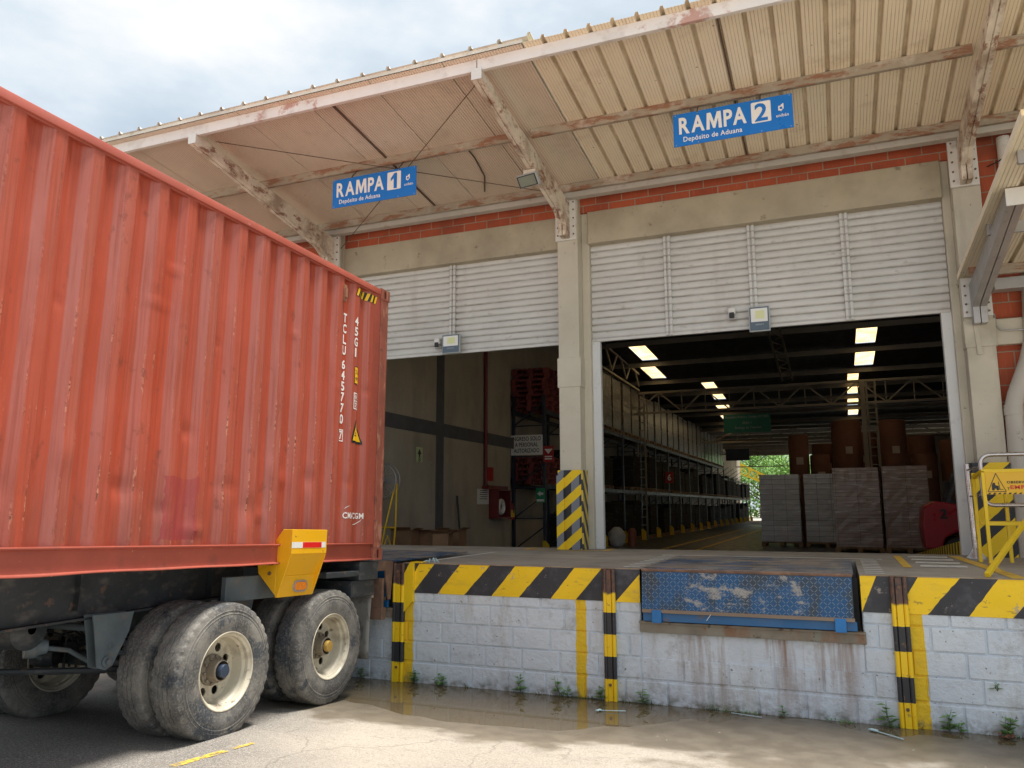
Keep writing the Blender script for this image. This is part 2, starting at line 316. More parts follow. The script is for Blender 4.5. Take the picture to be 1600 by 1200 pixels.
def m_tread(name, wear_lo, wear_hi, flat=False):
    """chequer plate: blue paint worn to grey dirt, small diagonal lugs in bump and in rubbed colour"""
    t = NT(name); x, y, z = t.xyz()
    v = y if flat else z
    P = .034
    u = t.mth('DIVIDE', x, P); w_ = t.mth('DIVIDE', v, P)
    fu = t.mth('FRACT', u); fw = t.mth('FRACT', w_)
    par = t.mth('MODULO', t.mth('ADD', t.mth('FLOOR', u), t.mth('FLOOR', w_)), 2.0)
    par = t.mth('ABSOLUTE', par)
    a = t.mth('SUBTRACT', fu, .5); b = t.mth('SUBTRACT', fw, .5)
    sgn = t.mth('SUBTRACT', t.mth('MULTIPLY', par, 2.0), 1.0)
    bs = t.mth('MULTIPLY', b, sgn)
    d1 = t.mth('ABSOLUTE', t.mth('SUBTRACT', a, bs)); d2 = t.mth('ABSOLUTE', t.mth('ADD', a, bs))
    lug = t.mth('MULTIPLY', t.rng(d1, .07, .16, 1, 0), t.rng(d2, .60, .72, 1, 0))
    base = t.mix(t.rng(t.noise(t.mapping(t.co, (1, 1, .5)), 3.5, 6, .7), .44, .56), (.012, .085, .22), (.035, .05, .07))
    c = t.mix(t.mth('MULTIPLY', lug, .55), base, (.34, .43, .50))
    wr = t.noise(t.mapping(t.co, (1, 1, 1.6), (1.3, 0, .4)), 3.4, 10, .74)
    wm = t.rng(wr, wear_lo, wear_hi)
    c = t.mix(t.mth('MULTIPLY', wm, t.mth('SUBTRACT', 1.0, t.mth('MULTIPLY', lug, .4))), c, (.33, .32, .30))
    if flat: c = t.mix(t.rng(t.noise(t.mapping(t.co, (.5, 2, 1)), 2, 6), .48, .62, 0, .8), c, (.34, .26, .19))
    t.l(c, t.b.inputs['Base Color']); t.b.inputs['Roughness'].default_value = .5; t.b.inputs['Metallic'].default_value = .1
    t.l(t.bump(lug, .8, .004), t.b.inputs['Normal'])
    return t.m
M_lip = m_tread('worn_blue_chequer_plate', .555, .60)
M_deck = m_tread('scuffed_blue_deck_plate', .47, .60, True)

def m_container():
    t = NT('faded_red_container_paint'); x, y, z = t.xyz()
    n1 = t.noise(t.mapping(t.co, (1, 1, .22)), 1.8, 7, .6)
    c = t.mix(t.rng(n1, .3, .7), (.44, .068, .030), (.36, .088, .055))
    # sun-bleached streaks: chalky pink
    n3 = t.noise(t.mapping(t.co, (1, 6, .12)), 1.3, 5, .6)
    c = t.mix(t.rng(n3, .44, .68, 0, .55), c, (.42, .14, .105))
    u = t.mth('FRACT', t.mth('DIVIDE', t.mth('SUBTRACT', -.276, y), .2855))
    sl = t.mth('MULTIPLY', t.rng(u, .27, .30), t.rng(u, .50, .54, 1, 0))  # slopes facing the camera painted paler pink for the sky light on them
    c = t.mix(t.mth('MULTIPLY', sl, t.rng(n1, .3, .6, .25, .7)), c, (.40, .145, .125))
    inn = t.mth('MULTIPLY', t.rng(u, .50, .54), t.rng(u, .98, 1.0, 1, 0))  # inner faces painted deeper orange for the shade between the ribs
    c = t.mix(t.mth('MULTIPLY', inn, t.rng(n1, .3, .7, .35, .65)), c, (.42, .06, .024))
    # fine vertical streaks
    n2 = t.noise(t.mapping(t.co, (4, 22, .5)), 2.2, 5, .6)
    c = t.mix(t.rng(n2, .48, .68, 0, .6), c, (.27, .055, .032))
    # scratches along the corrugation edges
    n4 = t.noise(t.mapping(t.co, (8, 42, 1.0), (3, 0, 0)), 1.6, 8, .7)
    lowz = t.rng(z, 2.4, .6, .1, 1)
    ed = t.noise(t.mapping(t.co, (1, 3.5, .6), (0, 2, 5)), 1.2, 3)
    sc = t.mth('MULTIPLY', t.rng(n4, .62, .66), t.mth('MULTIPLY', lowz, t.rng(ed, .48, .58)))
    ce = t.mth('MAXIMUM', t.mth('MULTIPLY', t.rng(u, .0, .05, 1, 0), 1), t.mth('MULTIPLY', t.rng(u, .24, .28), t.rng(u, .29, .33, 1, 0)))
    sc2 = t.mth('MULTIPLY', t.mth('MULTIPLY', ce, t.rng(z, 2.5, 1.0, .2, 1)), t.rng(t.noise(t.mapping(t.co, (7, 7, 1.2)), 2.0, 9, .78), .53, .58))
    sc = t.mth('MAXIMUM', sc, sc2)
    c = t.mix(sc, c, t.mix(t.rng(t.noise(t.co, 40, 3), .45, .55), (.10, .045, .03), (.60, .27, .17)))
    # dark scuffs
    n5 = t.noise(t.mapping(t.co, (1, 2, 1.2), (9, 0, 0)), 3.4, 7, .7)
    c = t.mix(t.rng(n5, .60, .70, 0, .65), c, (.16, .045, .03))
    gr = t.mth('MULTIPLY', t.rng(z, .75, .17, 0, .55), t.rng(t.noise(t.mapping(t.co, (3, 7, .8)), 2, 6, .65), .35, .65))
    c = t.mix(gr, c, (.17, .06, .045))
    # touched-up darker magenta patch
    wob = t.mth('MULTIPLY', t.mth('SUBTRACT', t.noise(t.co, 6, 5), .5), .12)
    yy = t.mth('ADD', y, wob); zz = t.mth('ADD', z, wob)
    pm = t.mth('MULTIPLY', t.mth('MULTIPLY', t.mth('GREATER_THAN', yy, -2.95), t.mth('LESS_THAN', yy, -2.62)), t.mth('MULTIPLY', t.mth('GREATER_THAN', zz, .20), t.mth('LESS_THAN', zz, .66)))
    c = t.mix(t.mth('MULTIPLY', pm, t.rng(t.noise(t.mapping(t.co, (1, 5, .8)), 4, 6), .35, .6, .25, .7)), c, (.30, .04, .05))
    t.l(c, t.b.inputs['Base Color'])
    t.l(t.rng(n1, .3, .7, .55, .7), t.b.inputs['Roughness']); t.b.inputs['Specular IOR Level'].default_value = .3
    p = t.bump(t.noise(t.mapping(t.co, (1, 1, .5)), 4, 4), .25, .03); p = t.bump(t.noise(t.co, 60, 4), .08, .003, p); t.l(p, t.b.inputs['Normal'])
    return t.m
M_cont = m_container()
M_contd = mat('dull_red_rail_paint', (.37, .08, .05), rough=.55, var=.14, vs=2, stains=[dict(s=6, lo=.58, hi=.68, c=(.24, .07, .045), a=.6), dict(s=30, lo=.68, hi=.72, c=(.65, .38, .28), a=.7)], bump=((20, .15, .004),))
M_post_c = mat('rubbed_corner_post_paint', (.33, .10, .065), rough=.65, var=.2, vs=3, stains=[dict(s=12, st=(1, 1, .4), lo=.55, hi=.62, c=(.52, .27, .17), a=.7, d=8), dict(s=8, lo=.60, hi=.66, c=(.12, .06, .045), a=.7)], bump=((50, .3, .003),))

def m_ground():
    t = NT('yard_concrete_and_silt'); x, y, z = t.xyz()
    big = t.noise(t.mapping(t.co, (.6, 1, 1)), .9, 6, .6)
    c = t.mix(t.rng(big, .35, .65), (.32, .285, .235), (.42, .38, .315))
    c = t.mix(t.rng(t.mth('ADD', y, t.mth('MULTIPLY', big, 2.0)), 3.6, 1.6), c, (.56, .52, .45))  # unseen ground behind the camera made paler to bounce light onto the canopy
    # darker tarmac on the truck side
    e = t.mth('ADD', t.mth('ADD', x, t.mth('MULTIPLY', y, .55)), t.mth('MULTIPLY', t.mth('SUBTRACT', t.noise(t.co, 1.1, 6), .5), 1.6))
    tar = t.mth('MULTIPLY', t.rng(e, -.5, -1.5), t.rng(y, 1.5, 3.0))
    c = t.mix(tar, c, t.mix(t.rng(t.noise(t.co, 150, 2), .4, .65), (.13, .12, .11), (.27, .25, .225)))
    c = t.mix(t.rng(t.noise(t.co, 75, 4, .8), .48, .62, 0, .6), c, (.52, .48, .42))
    c = t.mix(t.rng(t.noise(t.mapping(t.co, (1, 1, 1), (4, 4, 4)), 60, 4, .8), .54, .66, 0, .65), c, (.10, .09, .075))
    c = t.mix(t.rng(t.noise(t.mapping(t.co, (1, 1.6, 1), (1, 4, 4)), 7, 8, .75), .56, .64, 0, .35), c, (.20, .175, .135))
    vo = t.n('ShaderNodeTexVoronoi'); vo.inputs['Scale'].default_value = 85; t.l(t.co, vo.inputs[0])
    st_ = t.mth('MULTIPLY', t.rng(vo.outputs['Distance'], .12, .30, 1, 0), t.rng(t.noise(t.co, 30, 2), .45, .60))
    sepc = t.n('ShaderNodeSeparateColor'); t.l(vo.outputs['Color'], sepc.inputs[0])
    c = t.mix(t.mth('MULTIPLY', st_, .75), c, t.mix(sepc.outputs[0], (.14, .13, .12), (.62, .58, .52)))
    vc = t.n('ShaderNodeTexVoronoi'); vc.feature = 'DISTANCE_TO_EDGE'; vc.inputs['Scale'].default_value = .55
    dco = t.n('ShaderNodeVectorMath', operation='ADD'); t.l(t.co, dco.inputs[0]); nzv = t.n('ShaderNodeTexNoise'); nzv.inputs['Scale'].default_value = 2.5; nzv.inputs['Detail'].default_value = 6; t.l(t.co, nzv.inputs[0])
    scv = t.n('ShaderNodeVectorMath', operation='SCALE'); t.l(nzv.outputs['Color'], scv.inputs[0]); scv.inputs['Scale'].default_value = .5; t.l(scv.outputs[0], dco.inputs[1]); t.l(dco.outputs[0], vc.inputs[0])
    crk = t.mth('MULTIPLY', t.rng(vc.outputs['Distance'], .002, .006, 1, 0), t.rng(t.noise(t.co, .8, 3), .45, .55))
    c = t.mix(t.mth('MULTIPLY', crk, .35), c, (.09, .08, .065))
    # damp: follows height above the puddle level, broken up by noise
    wob = t.mth('MULTIPLY', t.mth('SUBTRACT', t.noise(t.mapping(t.co, (1, 1.3, 1)), 1.6, 6, .55), .5), .075)
    h = t.mth('ADD', z, wob)
    wet = t.rng(h, -1.772, -1.760, 1, 0)
    near = t.rng(y, 4.9, 5.5)
    wet = t.mth('MULTIPLY', wet, near)
    c = t.mix(t.mth('MULTIPLY', wet, .95), c, t.mix(t.rng(t.noise(t.co, 5, 5), .4, .6), (.15, .125, .09), (.20, .17, .125)))
    # faded yellow parking mark
    ang = t.mth('ADD', t.mth('MULTIPLY', t.mth('SUBTRACT', x, -4.12), .93), t.mth('MULTIPLY', t.mth('SUBTRACT', y, 4.6), -.10))
    t.l(c, t.b.inputs['Base Color'])
    t.l(t.mix(wet, (.9, .9, .9), (.42, .42, .42)), t.b.inputs['Roughness'])
    p = t.bump(t.noise(t.co, 70, 5, .75), .8, .008); p = t.bump(t.noise(t.co, 6, 5), .35, .02, p); t.l(p, t.b.inputs['Normal'])
    return t.m
M_ground = m_ground()
def m_water():
    t = NT('muddy_puddle_water'); b = t.b
    b.inputs['Base Color'].default_value = (.13, .10, .055, 1); b.inputs['Roughness'].default_value = .03; b.inputs['Specular IOR Level'].default_value = .5
    t.l(t.bump(t.noise(t.mapping(t.co, (1, 1.5, 1)), 5, 3), .03, .01), b.inputs['Normal'])
    return t.m
M_water = m_water()
def m_mark(name, col):
    t = NT(name)
    tr = t.n('ShaderNodeBsdfTransparent'); mxs = t.n('ShaderNodeMixShader')
    k = t.rng(t.noise(t.co, 22, 8, .75), .42, .56); t.l(k, mxs.inputs[0])
    t.b.inputs['Base Color'].default_value = (*col, 1); t.b.inputs['Roughness'].default_value = .7
    t.l(t.b.outputs[0], mxs.inputs[2]); t.l(tr.outputs[0], mxs.inputs[1])
    o = [n for n in t.t.nodes if n.type == 'OUTPUT_MATERIAL'][0]; t.l(mxs.outputs[0], o.inputs[0]); return t.m
M_markf = m_mark('flaking_yellow_road_paint', (.70, .48, .07))
M_marky = mat('yellow_floor_line', (.72, .46, .06), rough=.6, var=.1, stains=[dict(s=9, lo=.58, hi=.64, c=(.30, .25, .17), a=.8, d=8)])
M_markw = mat('white_floor_line', (.66, .66, .62), rough=.6, var=.1, stains=[dict(s=9, lo=.58, hi=.64, c=(.30, .28, .25), a=.8, d=8)])
M_markk = mat('dark_floor_patch', (.10, .10, .10), rough=.6, var=.2)

def m_load(name, base, line, wrap, bw=.4, bh=.16):
    """stacked cartons under stretch film: joints in bump, streaky pale film"""
    t = NT(name); x, y, z = t.xyz()
    co = t.comb(t.mth('ADD', x, y), z, 0)
    b = t.n('ShaderNodeTexBrick'); b.offset = 0; b.inputs['Scale'].default_value = 1; b.inputs['Brick Width'].default_value = bw; b.inputs['Row Height'].default_value = bh; b.inputs['Mortar Size'].default_value = .006
    b.inputs['Color1'].default_value = (*base, 1); b.inputs['Color2'].default_value = (*[v * .8 for v in base], 1); b.inputs['Mortar'].default_value = (*line, 1)
    t.l(co, b.inputs[0])
    st = t.noise(t.mapping(t.co, (.8, .8, 9), rot=(0, .12, 0)), 2.2, 7, .7)
    c = t.mix(t.rng(st, .54, .66, 0, .8), b.outputs[0], wrap)
    t.l(c, t.b.inputs['Base Color']); t.b.inputs['Roughness'].default_value = .35; t.b.inputs['Coat Weight'].default_value = .4; t.b.inputs['Coat Roughness'].default_value = .2
    p = t.bump(t.mth('SUBTRACT', 1.0, b.outputs['Fac']), .5, .01); p = t.bump(st, .4, .02, p); t.l(p, t.b.inputs['Normal'])
    return t.m
M_load_grey = m_load('grey_wrapped_cartons', (.62, .62, .64), (.20, .20, .21), (.88, .90, .93))
M_load_brown = m_load('brown_wrapped_cartons', (.36, .26, .22), (.12, .09, .08), (.80, .76, .74), .55, .1)
M_load_rack = m_load('wrapped_rack_load', (.11, .085, .06), (.03, .022, .018), (.30, .24, .18), .3, .9)

# ---------------------------------------------------------------- mesh building
class MB:
    def __init__(s): s.v = []; s.f = []; s.mi = []
    def add(s, vs_, fs, mi=0):
        o = len(s.v); s.v += [tuple(p) for p in vs_]; s.f += [tuple(i + o for i in f) for f in fs]; s.mi += [mi] * len(fs); return s
    def box(s, x0, x1, y0, y1, z0, z1, mi=0, M=None):
        if x0 > x1: x0, x1 = x1, x0
        if y0 > y1: y0, y1 = y1, y0
        if z0 > z1: z0, z1 = z1, z0
        p = [Vector(q) for q in ((x0, y0, z0), (x1, y0, z0), (x1, y1, z0), (x0, y1, z0), (x0, y0, z1), (x1, y0, z1), (x1, y1, z1), (x0, y1, z1))]
        if M: p = [M @ q for q in p]
        return s.add(p, [(0, 3, 2, 1), (4, 5, 6, 7), (0, 1, 5, 4), (1, 2, 6, 5), (2, 3, 7, 6), (3, 0, 4, 7)], mi)
    def bar(s, a, b, w_, h, up=(0, 0, 1), mi=0):
        a, b = Vector(a), Vector(b); d = (b - a).normalized(); up = Vector(up)
        sx = d.cross(up)
        if sx.length < 1e-4: sx = d.cross(Vector((1, 0, 0)))
        sx.normalize(); u = sx.cross(d)
        p = []
        for q in (a, b):
            for i, j in ((-1, -1), (1, -1), (1, 1), (-1, 1)): p.append(q + sx * i * w_ / 2 + u * j * h / 2)
        return s.add(p, [(0, 1, 2, 3), (7, 6, 5, 4), (0, 4, 5, 1), (1, 5, 6, 2), (2, 6, 7, 3), (3, 7, 4, 0)], mi)
    def tube(s, pts, r, n=10, mi=0, closed=False):
        pts = [Vector(p) for p in pts]; rs = r if isinstance(r, (list, tuple)) else [r] * len(pts)
        rings = []; prev = None; N = len(pts)
        for i, p in enumerate(pts):
            a = pts[i - 1] if i or closed else p; b = pts[(i + 1) % N] if (i < N - 1 or closed) else p
            d = (b - a).normalized()
            if prev is None: u = d.orthogonal().normalized()
            else:
                u = prev - d * prev.dot(d)
                u = u.normalized() if u.length > 1e-5 else d.orthogonal().normalized()
            prev = u; w_ = d.cross(u)
            rings.append([p + (u * math.cos(2 * math.pi * k / n) + w_ * math.sin(2 * math.pi * k / n)) * rs[i] for k in range(n)])
        vs_ = [q for r_ in rings for q in r_]; fs = []
        for i in range(N if closed else N - 1):
            j = (i + 1) % N
            for k in range(n): fs.append((i * n + k, i * n + (k + 1) % n, j * n + (k + 1) % n, j * n + k))
        if not closed: fs.append(tuple(reversed(range(n)))); fs.append(tuple(range((N - 1) * n, N * n)))
        return s.add(vs_, fs, mi)
    def lathe(s, prof, M, n=32, mi=0, capa=False, capb=False):
        """prof: (radius, along) ; local axis = x of M"""
        vs_ = []
        for r, h in prof:
            for k in range(n):
                a = 2 * math.pi * k / n; vs_.append(M @ Vector((h, r * math.cos(a), r * math.sin(a))))
        fs = []
        for i in range(len(prof) - 1):
            for k in range(n): fs.append((i * n + k, i * n + (k + 1) % n, (i + 1) * n + (k + 1) % n, (i + 1) * n + k))
        if capa: fs.append(tuple(range(n)))
        if capb: fs.append(tuple(range((len(prof) - 1) * n, len(prof) * n)))
        return s.add(vs_, fs, mi)
    def prism(s, poly, vec, mi=0):
        poly = [Vector(p) for p in poly]; vec = Vector(vec); n = len(poly)
        return s.add(poly + [p + vec for p in poly], [tuple(reversed(range(n))), tuple(range(n, 2 * n))] + [(i, (i + 1) % n, n + (i + 1) % n, n + i) for i in range(n)], mi)
    def loft(s, rows, mi=0, close=False):
        n = len(rows[0]); vs_ = [p for r in rows for p in r]; fs = []
        for i in range(len(rows) - 1):
            for k in range(n if close else n - 1): fs.append((i * n + k, i * n + (k + 1) % n, (i + 1) * n + (k + 1) % n, (i + 1) * n + k))
        return s.add(vs_, fs, mi)
    def build(s, name, mats, parent=None, bevel=0, smooth=False, ang=35, fix=True):
        me = bpy.data.meshes.new(name); me.from_pydata(s.v, [], s.f); me.update()
        if not isinstance(mats, (list, tuple)): mats = [mats]
        for m_ in mats: me.materials.append(m_)
        for p, i in zip(me.polygons, s.mi): p.material_index = i
        if fix:
            bm = bmesh.new(); bm.from_mesh(me); bmesh.ops.recalc_face_normals(bm, faces=bm.faces); bm.to_mesh(me); bm.free()
        if smooth:
            for p in me.polygons: p.use_smooth = True
            me.set_sharp_from_angle(angle=R(ang))
        o = bpy.data.objects.new(name, me); COL.objects.link(o)
        if parent: o.parent = parent
        if bevel:
            b = o.modifiers.new('bevel', 'BEVEL'); b.width = bevel; b.segments = 2; b.limit_method = 'ANGLE'; b.angle_limit = R(40)
        return o

def tag(o, label=None, cat=None, group=None, kind=None):
    if label: o['label'] = label
    if cat: o['category'] = cat
    if group: o['group'] = group
    if kind: o['kind'] = kind
    return o
def empty(name, label, cat, group=None, loc=(0, 0, 0)):
    o = bpy.data.objects.new(name, None); COL.objects.link(o); o.location = loc; o.empty_display_size = .2
    return tag(o, label, cat, group)
def copy_tree(o, parent=None):
    c = o.copy(); COL.objects.link(c)
    if parent: c.parent = parent
    for ch in list(o.children): copy_tree(ch, c)
    return c

def raw_text(s, offset=0.0, align='LEFT'):
    cu = bpy.data.curves.new('lettering', 'FONT'); cu.body = s; cu.size = 1; cu.offset = offset; cu.fill_mode = 'FRONT'; cu.resolution_u = 3; cu.space_character = 1.0 + 4 * offset
    o = bpy.data.objects.new('lettering', cu); COL.objects.link(o)
    bpy.context.view_layer.update()
    me = bpy.data.meshes.new_from_object(o.evaluated_get(bpy.context.evaluated_depsgraph_get()))
    pts = [v.co.copy() for v in me.vertices]; fs = [tuple(p.vertices) for p in me.polygons]
    bpy.data.objects.remove(o); bpy.data.meshes.remove(me)
    return pts, fs
def text_fit(mb, s, org, right, up, w_, h, offset=.0, mi=0, lift=0.0):
    """letters filling a w x h rectangle whose lower left corner is org"""
    pts, fs = raw_text(s, offset)
    x0 = min(p.x for p in pts); x1 = max(p.x for p in pts); y0 = min(p.y for p in pts); y1 = max(p.y for p in pts)
    org, right, up = Vector(org), Vector(right), Vector(up); nrm = right.cross(up)
    mb.add([org + right * ((p.x - x0) / max(1e-6, x1 - x0) * w_) + up * ((p.y - y0) / max(1e-6, y1 - y0) * h) + nrm * lift for p in pts], fs, mi)
def text_letters(mb, s, org, right, up, w_, h, offset=.04, gap=.10, lift=.0004):
    org, right, up = Vector(org), Vector(right), Vector(up); nrm = right.cross(up); gl = []; X = 0
    for ch in s:
        pts, fs = raw_text(ch, offset)
        if ch == 'M': pts = [Vector((x * .88, y, 0)) for x, y in ((0, 0), (.05, 1), (.30, 1), (.5, .42), (.70, 1), (.95, 1), (1, 0), (.79, 0), (.765, .62), (.57, .04), (.43, .04), (.235, .62), (.21, 0))]; fs = [(0, 1, 2, 11, 12), (2, 3, 10, 11), (3, 9, 10), (3, 4, 8, 9), (4, 5, 6, 7, 8)]
        x0 = min(p.x for p in pts); x1 = max(p.x for p in pts); y0 = min(p.y for p in pts); y1 = max(p.y for p in pts)
        gl.append((pts, fs, x0, x1, y0, y1, X)); X += (x1 - x0) + (gap if ch != 'P' else gap * .2)
    X -= gap
    for i, (pts, fs, x0, x1, y0, y1, xo) in enumerate(gl):
        mb.add([org + right * ((p.x - x0 + xo) / X * w_) + up * ((p.y - y0) / (y1 - y0) * h) + nrm * (lift * (i % 2)) for p in pts], fs)
def curve2d(splines, extrude=0.0):
    """flat plate with holes from closed polylines (x,y); returns verts, faces"""
    cu = bpy.data.curves.new('plate', 'CURVE'); cu.dimensions = '2D'; cu.fill_mode = 'BOTH'; cu.extrude = extrude
    for sp in splines:
        q = cu.splines.new('POLY'); q.points.add(len(sp) - 1); q.use_cyclic_u = True
        for i, (x, y) in enumerate(sp): q.points[i].co = (x, y, 0, 1)
    o = bpy.data.objects.new('plate', cu); COL.objects.link(o); bpy.context.view_layer.update()
    me = bpy.data.meshes.new_from_object(o.evaluated_get(bpy.context.evaluated_depsgraph_get()))
    pts = [v.co.copy() for v in me.vertices]; fs = [tuple(p.vertices) for p in me.polygons]
    bpy.data.objects.remove(o); bpy.data.meshes.remove(me)
    return pts, fs
def circ(cx, cy, r, n=24): return [(cx + r * math.cos(2 * math.pi * k / n), cy + r * math.sin(2 * math.pi * k / n)) for k in range(n)]

# ================================================================= SETTING
ZG0 = -1.82          # yard level at the dock wall
ZP = -.60            # platform top
YD = 7.60            # dock face
def ground_z(x, y):
    if y > YD: return ZG0
    yy = max(y, -1.0)
    z = -1.75 - (yy - 5.7) * .036
    z = max(z, -1.822) if False else z
    n = mnoise.noise(Vector((x * .55, y * .8, .3))) * .012 + mnoise.noise(Vector((x * 1.7, y * 2.2, 2.3))) * .009 + mnoise.noise(Vector((x * 4.5, y * 6, 1.3))) * .004
    d = math.exp(-((x + 3.05) / 1.30) ** 2) * math.exp(-((y - 7.05) / .95) ** 2) * .066 + math.exp(-((x + 5.3) / 1.0) ** 2) * math.exp(-((y - 7.4) / .5) ** 2) * .03
    far = max(0, min(1, (y + 12) / 6)) * max(0, min(1, (14 - abs(x)) / 4))
    return z + (n - d) * far
xs = [-400, -200, -80, -40, -25, -16] + [-12 + .08 * i for i in range(int(16 / .08) + 1)] + [6, 9, 14, 25, 40, 80, 200, 400]
ys = [-400, -200, -80, -40, -20, -12, -8, -5, -3, -1.5, 0, 1, 2] + [2.6 + .08 * i for i in range(int(5.0 / .08) + 1)] + [7.64, 9, 20, 60, 150, 400]
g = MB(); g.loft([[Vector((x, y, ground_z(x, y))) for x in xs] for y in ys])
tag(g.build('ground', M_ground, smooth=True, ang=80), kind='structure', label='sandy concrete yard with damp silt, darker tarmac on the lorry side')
wv = MB(); wx = [-12 + .25 * i for i in range(66)]
wv.loft([[Vector((x, y, -1.8115)) for x in wx] for y in (5.4, 6.0, 6.6, 7.2, 7.62)])
tag(wv.build('puddle_water', M_water), kind='structure', label='shallow muddy puddle along the foot of the dock wall')
mk = MB()
for (a, b, w_) in (((-4.20, 4.30), (-4.13, 4.72), .07), ((-4.12, 4.78), (-4.09, 4.97), .05)):
    pts = []
    for (px, py), s_ in ((a, -1), (a, 1), (b, 1), (b, -1)): pts.append(Vector((px + s_ * w_ / 2, py, ground_z(px, py) + .006)))
    mk.add(pts, [(0, 1, 2, 3)])
tag(mk.build('road_marking', M_markf), kind='structure', label='worn yellow paint dash on the tarmac beside the front wheel')

# platform slab: top sheet with two pits for the levelers
PITS = [(-7.25, -4.36, 9.55, .0), (-1.79, .135, 9.55, .0)]
pf = MB()
def slab(x0, x1, y0, y1): pf.box(x0, x1, y0, y1, ZG0 - .1, ZP)
slab(-14, PITS[0][0], YD + .02, 11.25); slab(PITS[0][1], PITS[1][0], YD + .02, 11.25); slab(PITS[1][1], 12, YD + .02, 11.25)
for p in PITS: slab(p[0], p[1], p[2], 11.25); pf.box(p[0], p[1], YD + .25, p[2], ZG0 - .1, -1.15)
tag(pf.build('platform', M_floor), kind='structure', label='raised concrete loading platform')
fm = MB()
def mark(pts, mi, z=ZP + .004): fm.add([Vector((x, y, z)) for x, y in pts], [(0, 1, 2, 3)], mi)
mark([(1.18, 10.85), (1.29, 10.85), (1.42, 7.66), (1.30, 7.66)], 0)
mark([(.575, 10.7), (.655, 10.7), (.635, 8.75), (.555, 8.75)], 0)
for i in range(4):
    y1 = 10.72 - i * .52; mark([(.74 , y1), (1.15, y1), (1.13, y1 - .27), (.71, y1 - .27)], 1)
for i in range(9):
    y1 = 9.8 - i * .23
    mark([(.19, y1), (.34, y1), (.36, y1 - .10), (.19, y1 - .10)], 1); mark([(-2.03, y1 + .03), (-1.86, y1 + .03), (-1.86, y1 - .07), (-2.03, y1 - .07)], 1)
mark([(-2.05, 10.02), (.42, 10.02), (.42, 9.92), (-2.05, 9.92)], 1)
mark([(-4.1, 10.62), (-2.95, 10.62), (-2.95, 10.54), (-4.1, 10.54)], 0); mark([(-3.02, 11.1), (-2.94, 11.1), (-2.94, 10.63), (-3.02, 10.63)], 0); mark([(-4.2, 11.1), (-4.1, 11.1), (-4.1, 10.63), (-4.2, 10.63)], 0)
mark([(-4.30, 9.9), (-4.24, 9.9), (-4.24, 7.9), (-4.30, 7.9)], 1)
tag(fm.build('floor_marking', [M_marky, M_markw]), kind='structure', label='yellow and white lines painted on the platform')

# warehouse floor: ramp down from the platform, then level
zin = lambda y: max(-1.25, ZP - .084 * (y - 11.25))
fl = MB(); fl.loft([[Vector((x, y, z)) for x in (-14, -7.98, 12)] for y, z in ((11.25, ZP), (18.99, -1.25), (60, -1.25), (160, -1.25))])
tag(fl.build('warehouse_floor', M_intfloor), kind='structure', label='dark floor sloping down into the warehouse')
fl2 = MB()
for xx in (-4.9, -3.9): fl2.add([Vector((xx, 19.5, -1.246)), Vector((xx + .12, 19.5, -1.246)), Vector((xx + .12, 45, -1.246)), Vector((xx, 45, -1.246))], [(0, 1, 2, 3)])
tag(fl2.build('aisle_marking', M_marky), kind='structure', label='faded yellow aisle lines on the warehouse floor')
fy = MB(); fy.add([Vector(p) for p in ((-60, 58, -1.24), (60, 58, -1.24), (60, 160, -1.24), (-60, 160, -1.24))], [(0, 1, 2, 3)])
tag(fy.build('far_yard_ground', mat('far_pale_yard', (.45, .42, .36), rough=.9)), kind='structure', label='pale yard beyond the far end of the warehouse')

# ================================================================= LOADING DOCK WALL
dock = empty('loading_dock_wall', 'pale painted block wall of the loading dock with a hazard striped coping', 'wall', loc=(0, YD, ZG0))
def tod(o): o.location = (0, -YD, -ZG0); return o
bw = MB()
# mortar backing
def bbox_excl(x0, x1, z0, z1): return not (x1 > PITS[1][0] - .0 and x0 < PITS[1][1] + .0 and z1 > -1.20)
for (a, b) in ((-12, PITS[0][0]), (PITS[0][1], PITS[1][0]), (PITS[1][1], 8)):
    bw.box(a, b, YD + .013, YD + .03, ZG0 - .1, -.90)
for p in PITS: bw.box(p[0], p[1], YD + .013, YD + .03, ZG0 - .1, -1.17)
row = 0; z1 = -.895
rr = random.Random(3)
while z1 > -1.95:
    z0 = z1 - .196 if row else z1 - .10
    if z1 < -1.55: z0 = -2.05
    x = -12 + (.2 if row % 2 else 0) + .05 * (row % 3)
    while x < 6:
        xa, xb = x, min(x + .392, 8)
        segs = [(xa, xb)]
        for p in PITS:
            if z1 > -1.21:
                ns = []
                for (u, v_) in segs:
                    if v_ <= p[0] or u >= p[1]: ns.append((u, v_)); continue
                    if u < p[0]: ns.append((u, p[0]))
                    if v_ > p[1]: ns.append((p[1], v_))
                segs = ns
        for (u, v_) in segs:
            if v_ - u > .04:
                j = rr.uniform(-.0025, .0025)
                bw.box(u + .005, v_ - .005, YD + j, YD + .03, z0 + .004, z1 - .004 - (.012 if z0 < -2 else 0))
        x += .40
    z1 -= (.20 if row else .104); row += 1
    if z0 < -2: break
tod(bw.build('block_wall', M_block, dock, bevel=.007))
bd = MB()
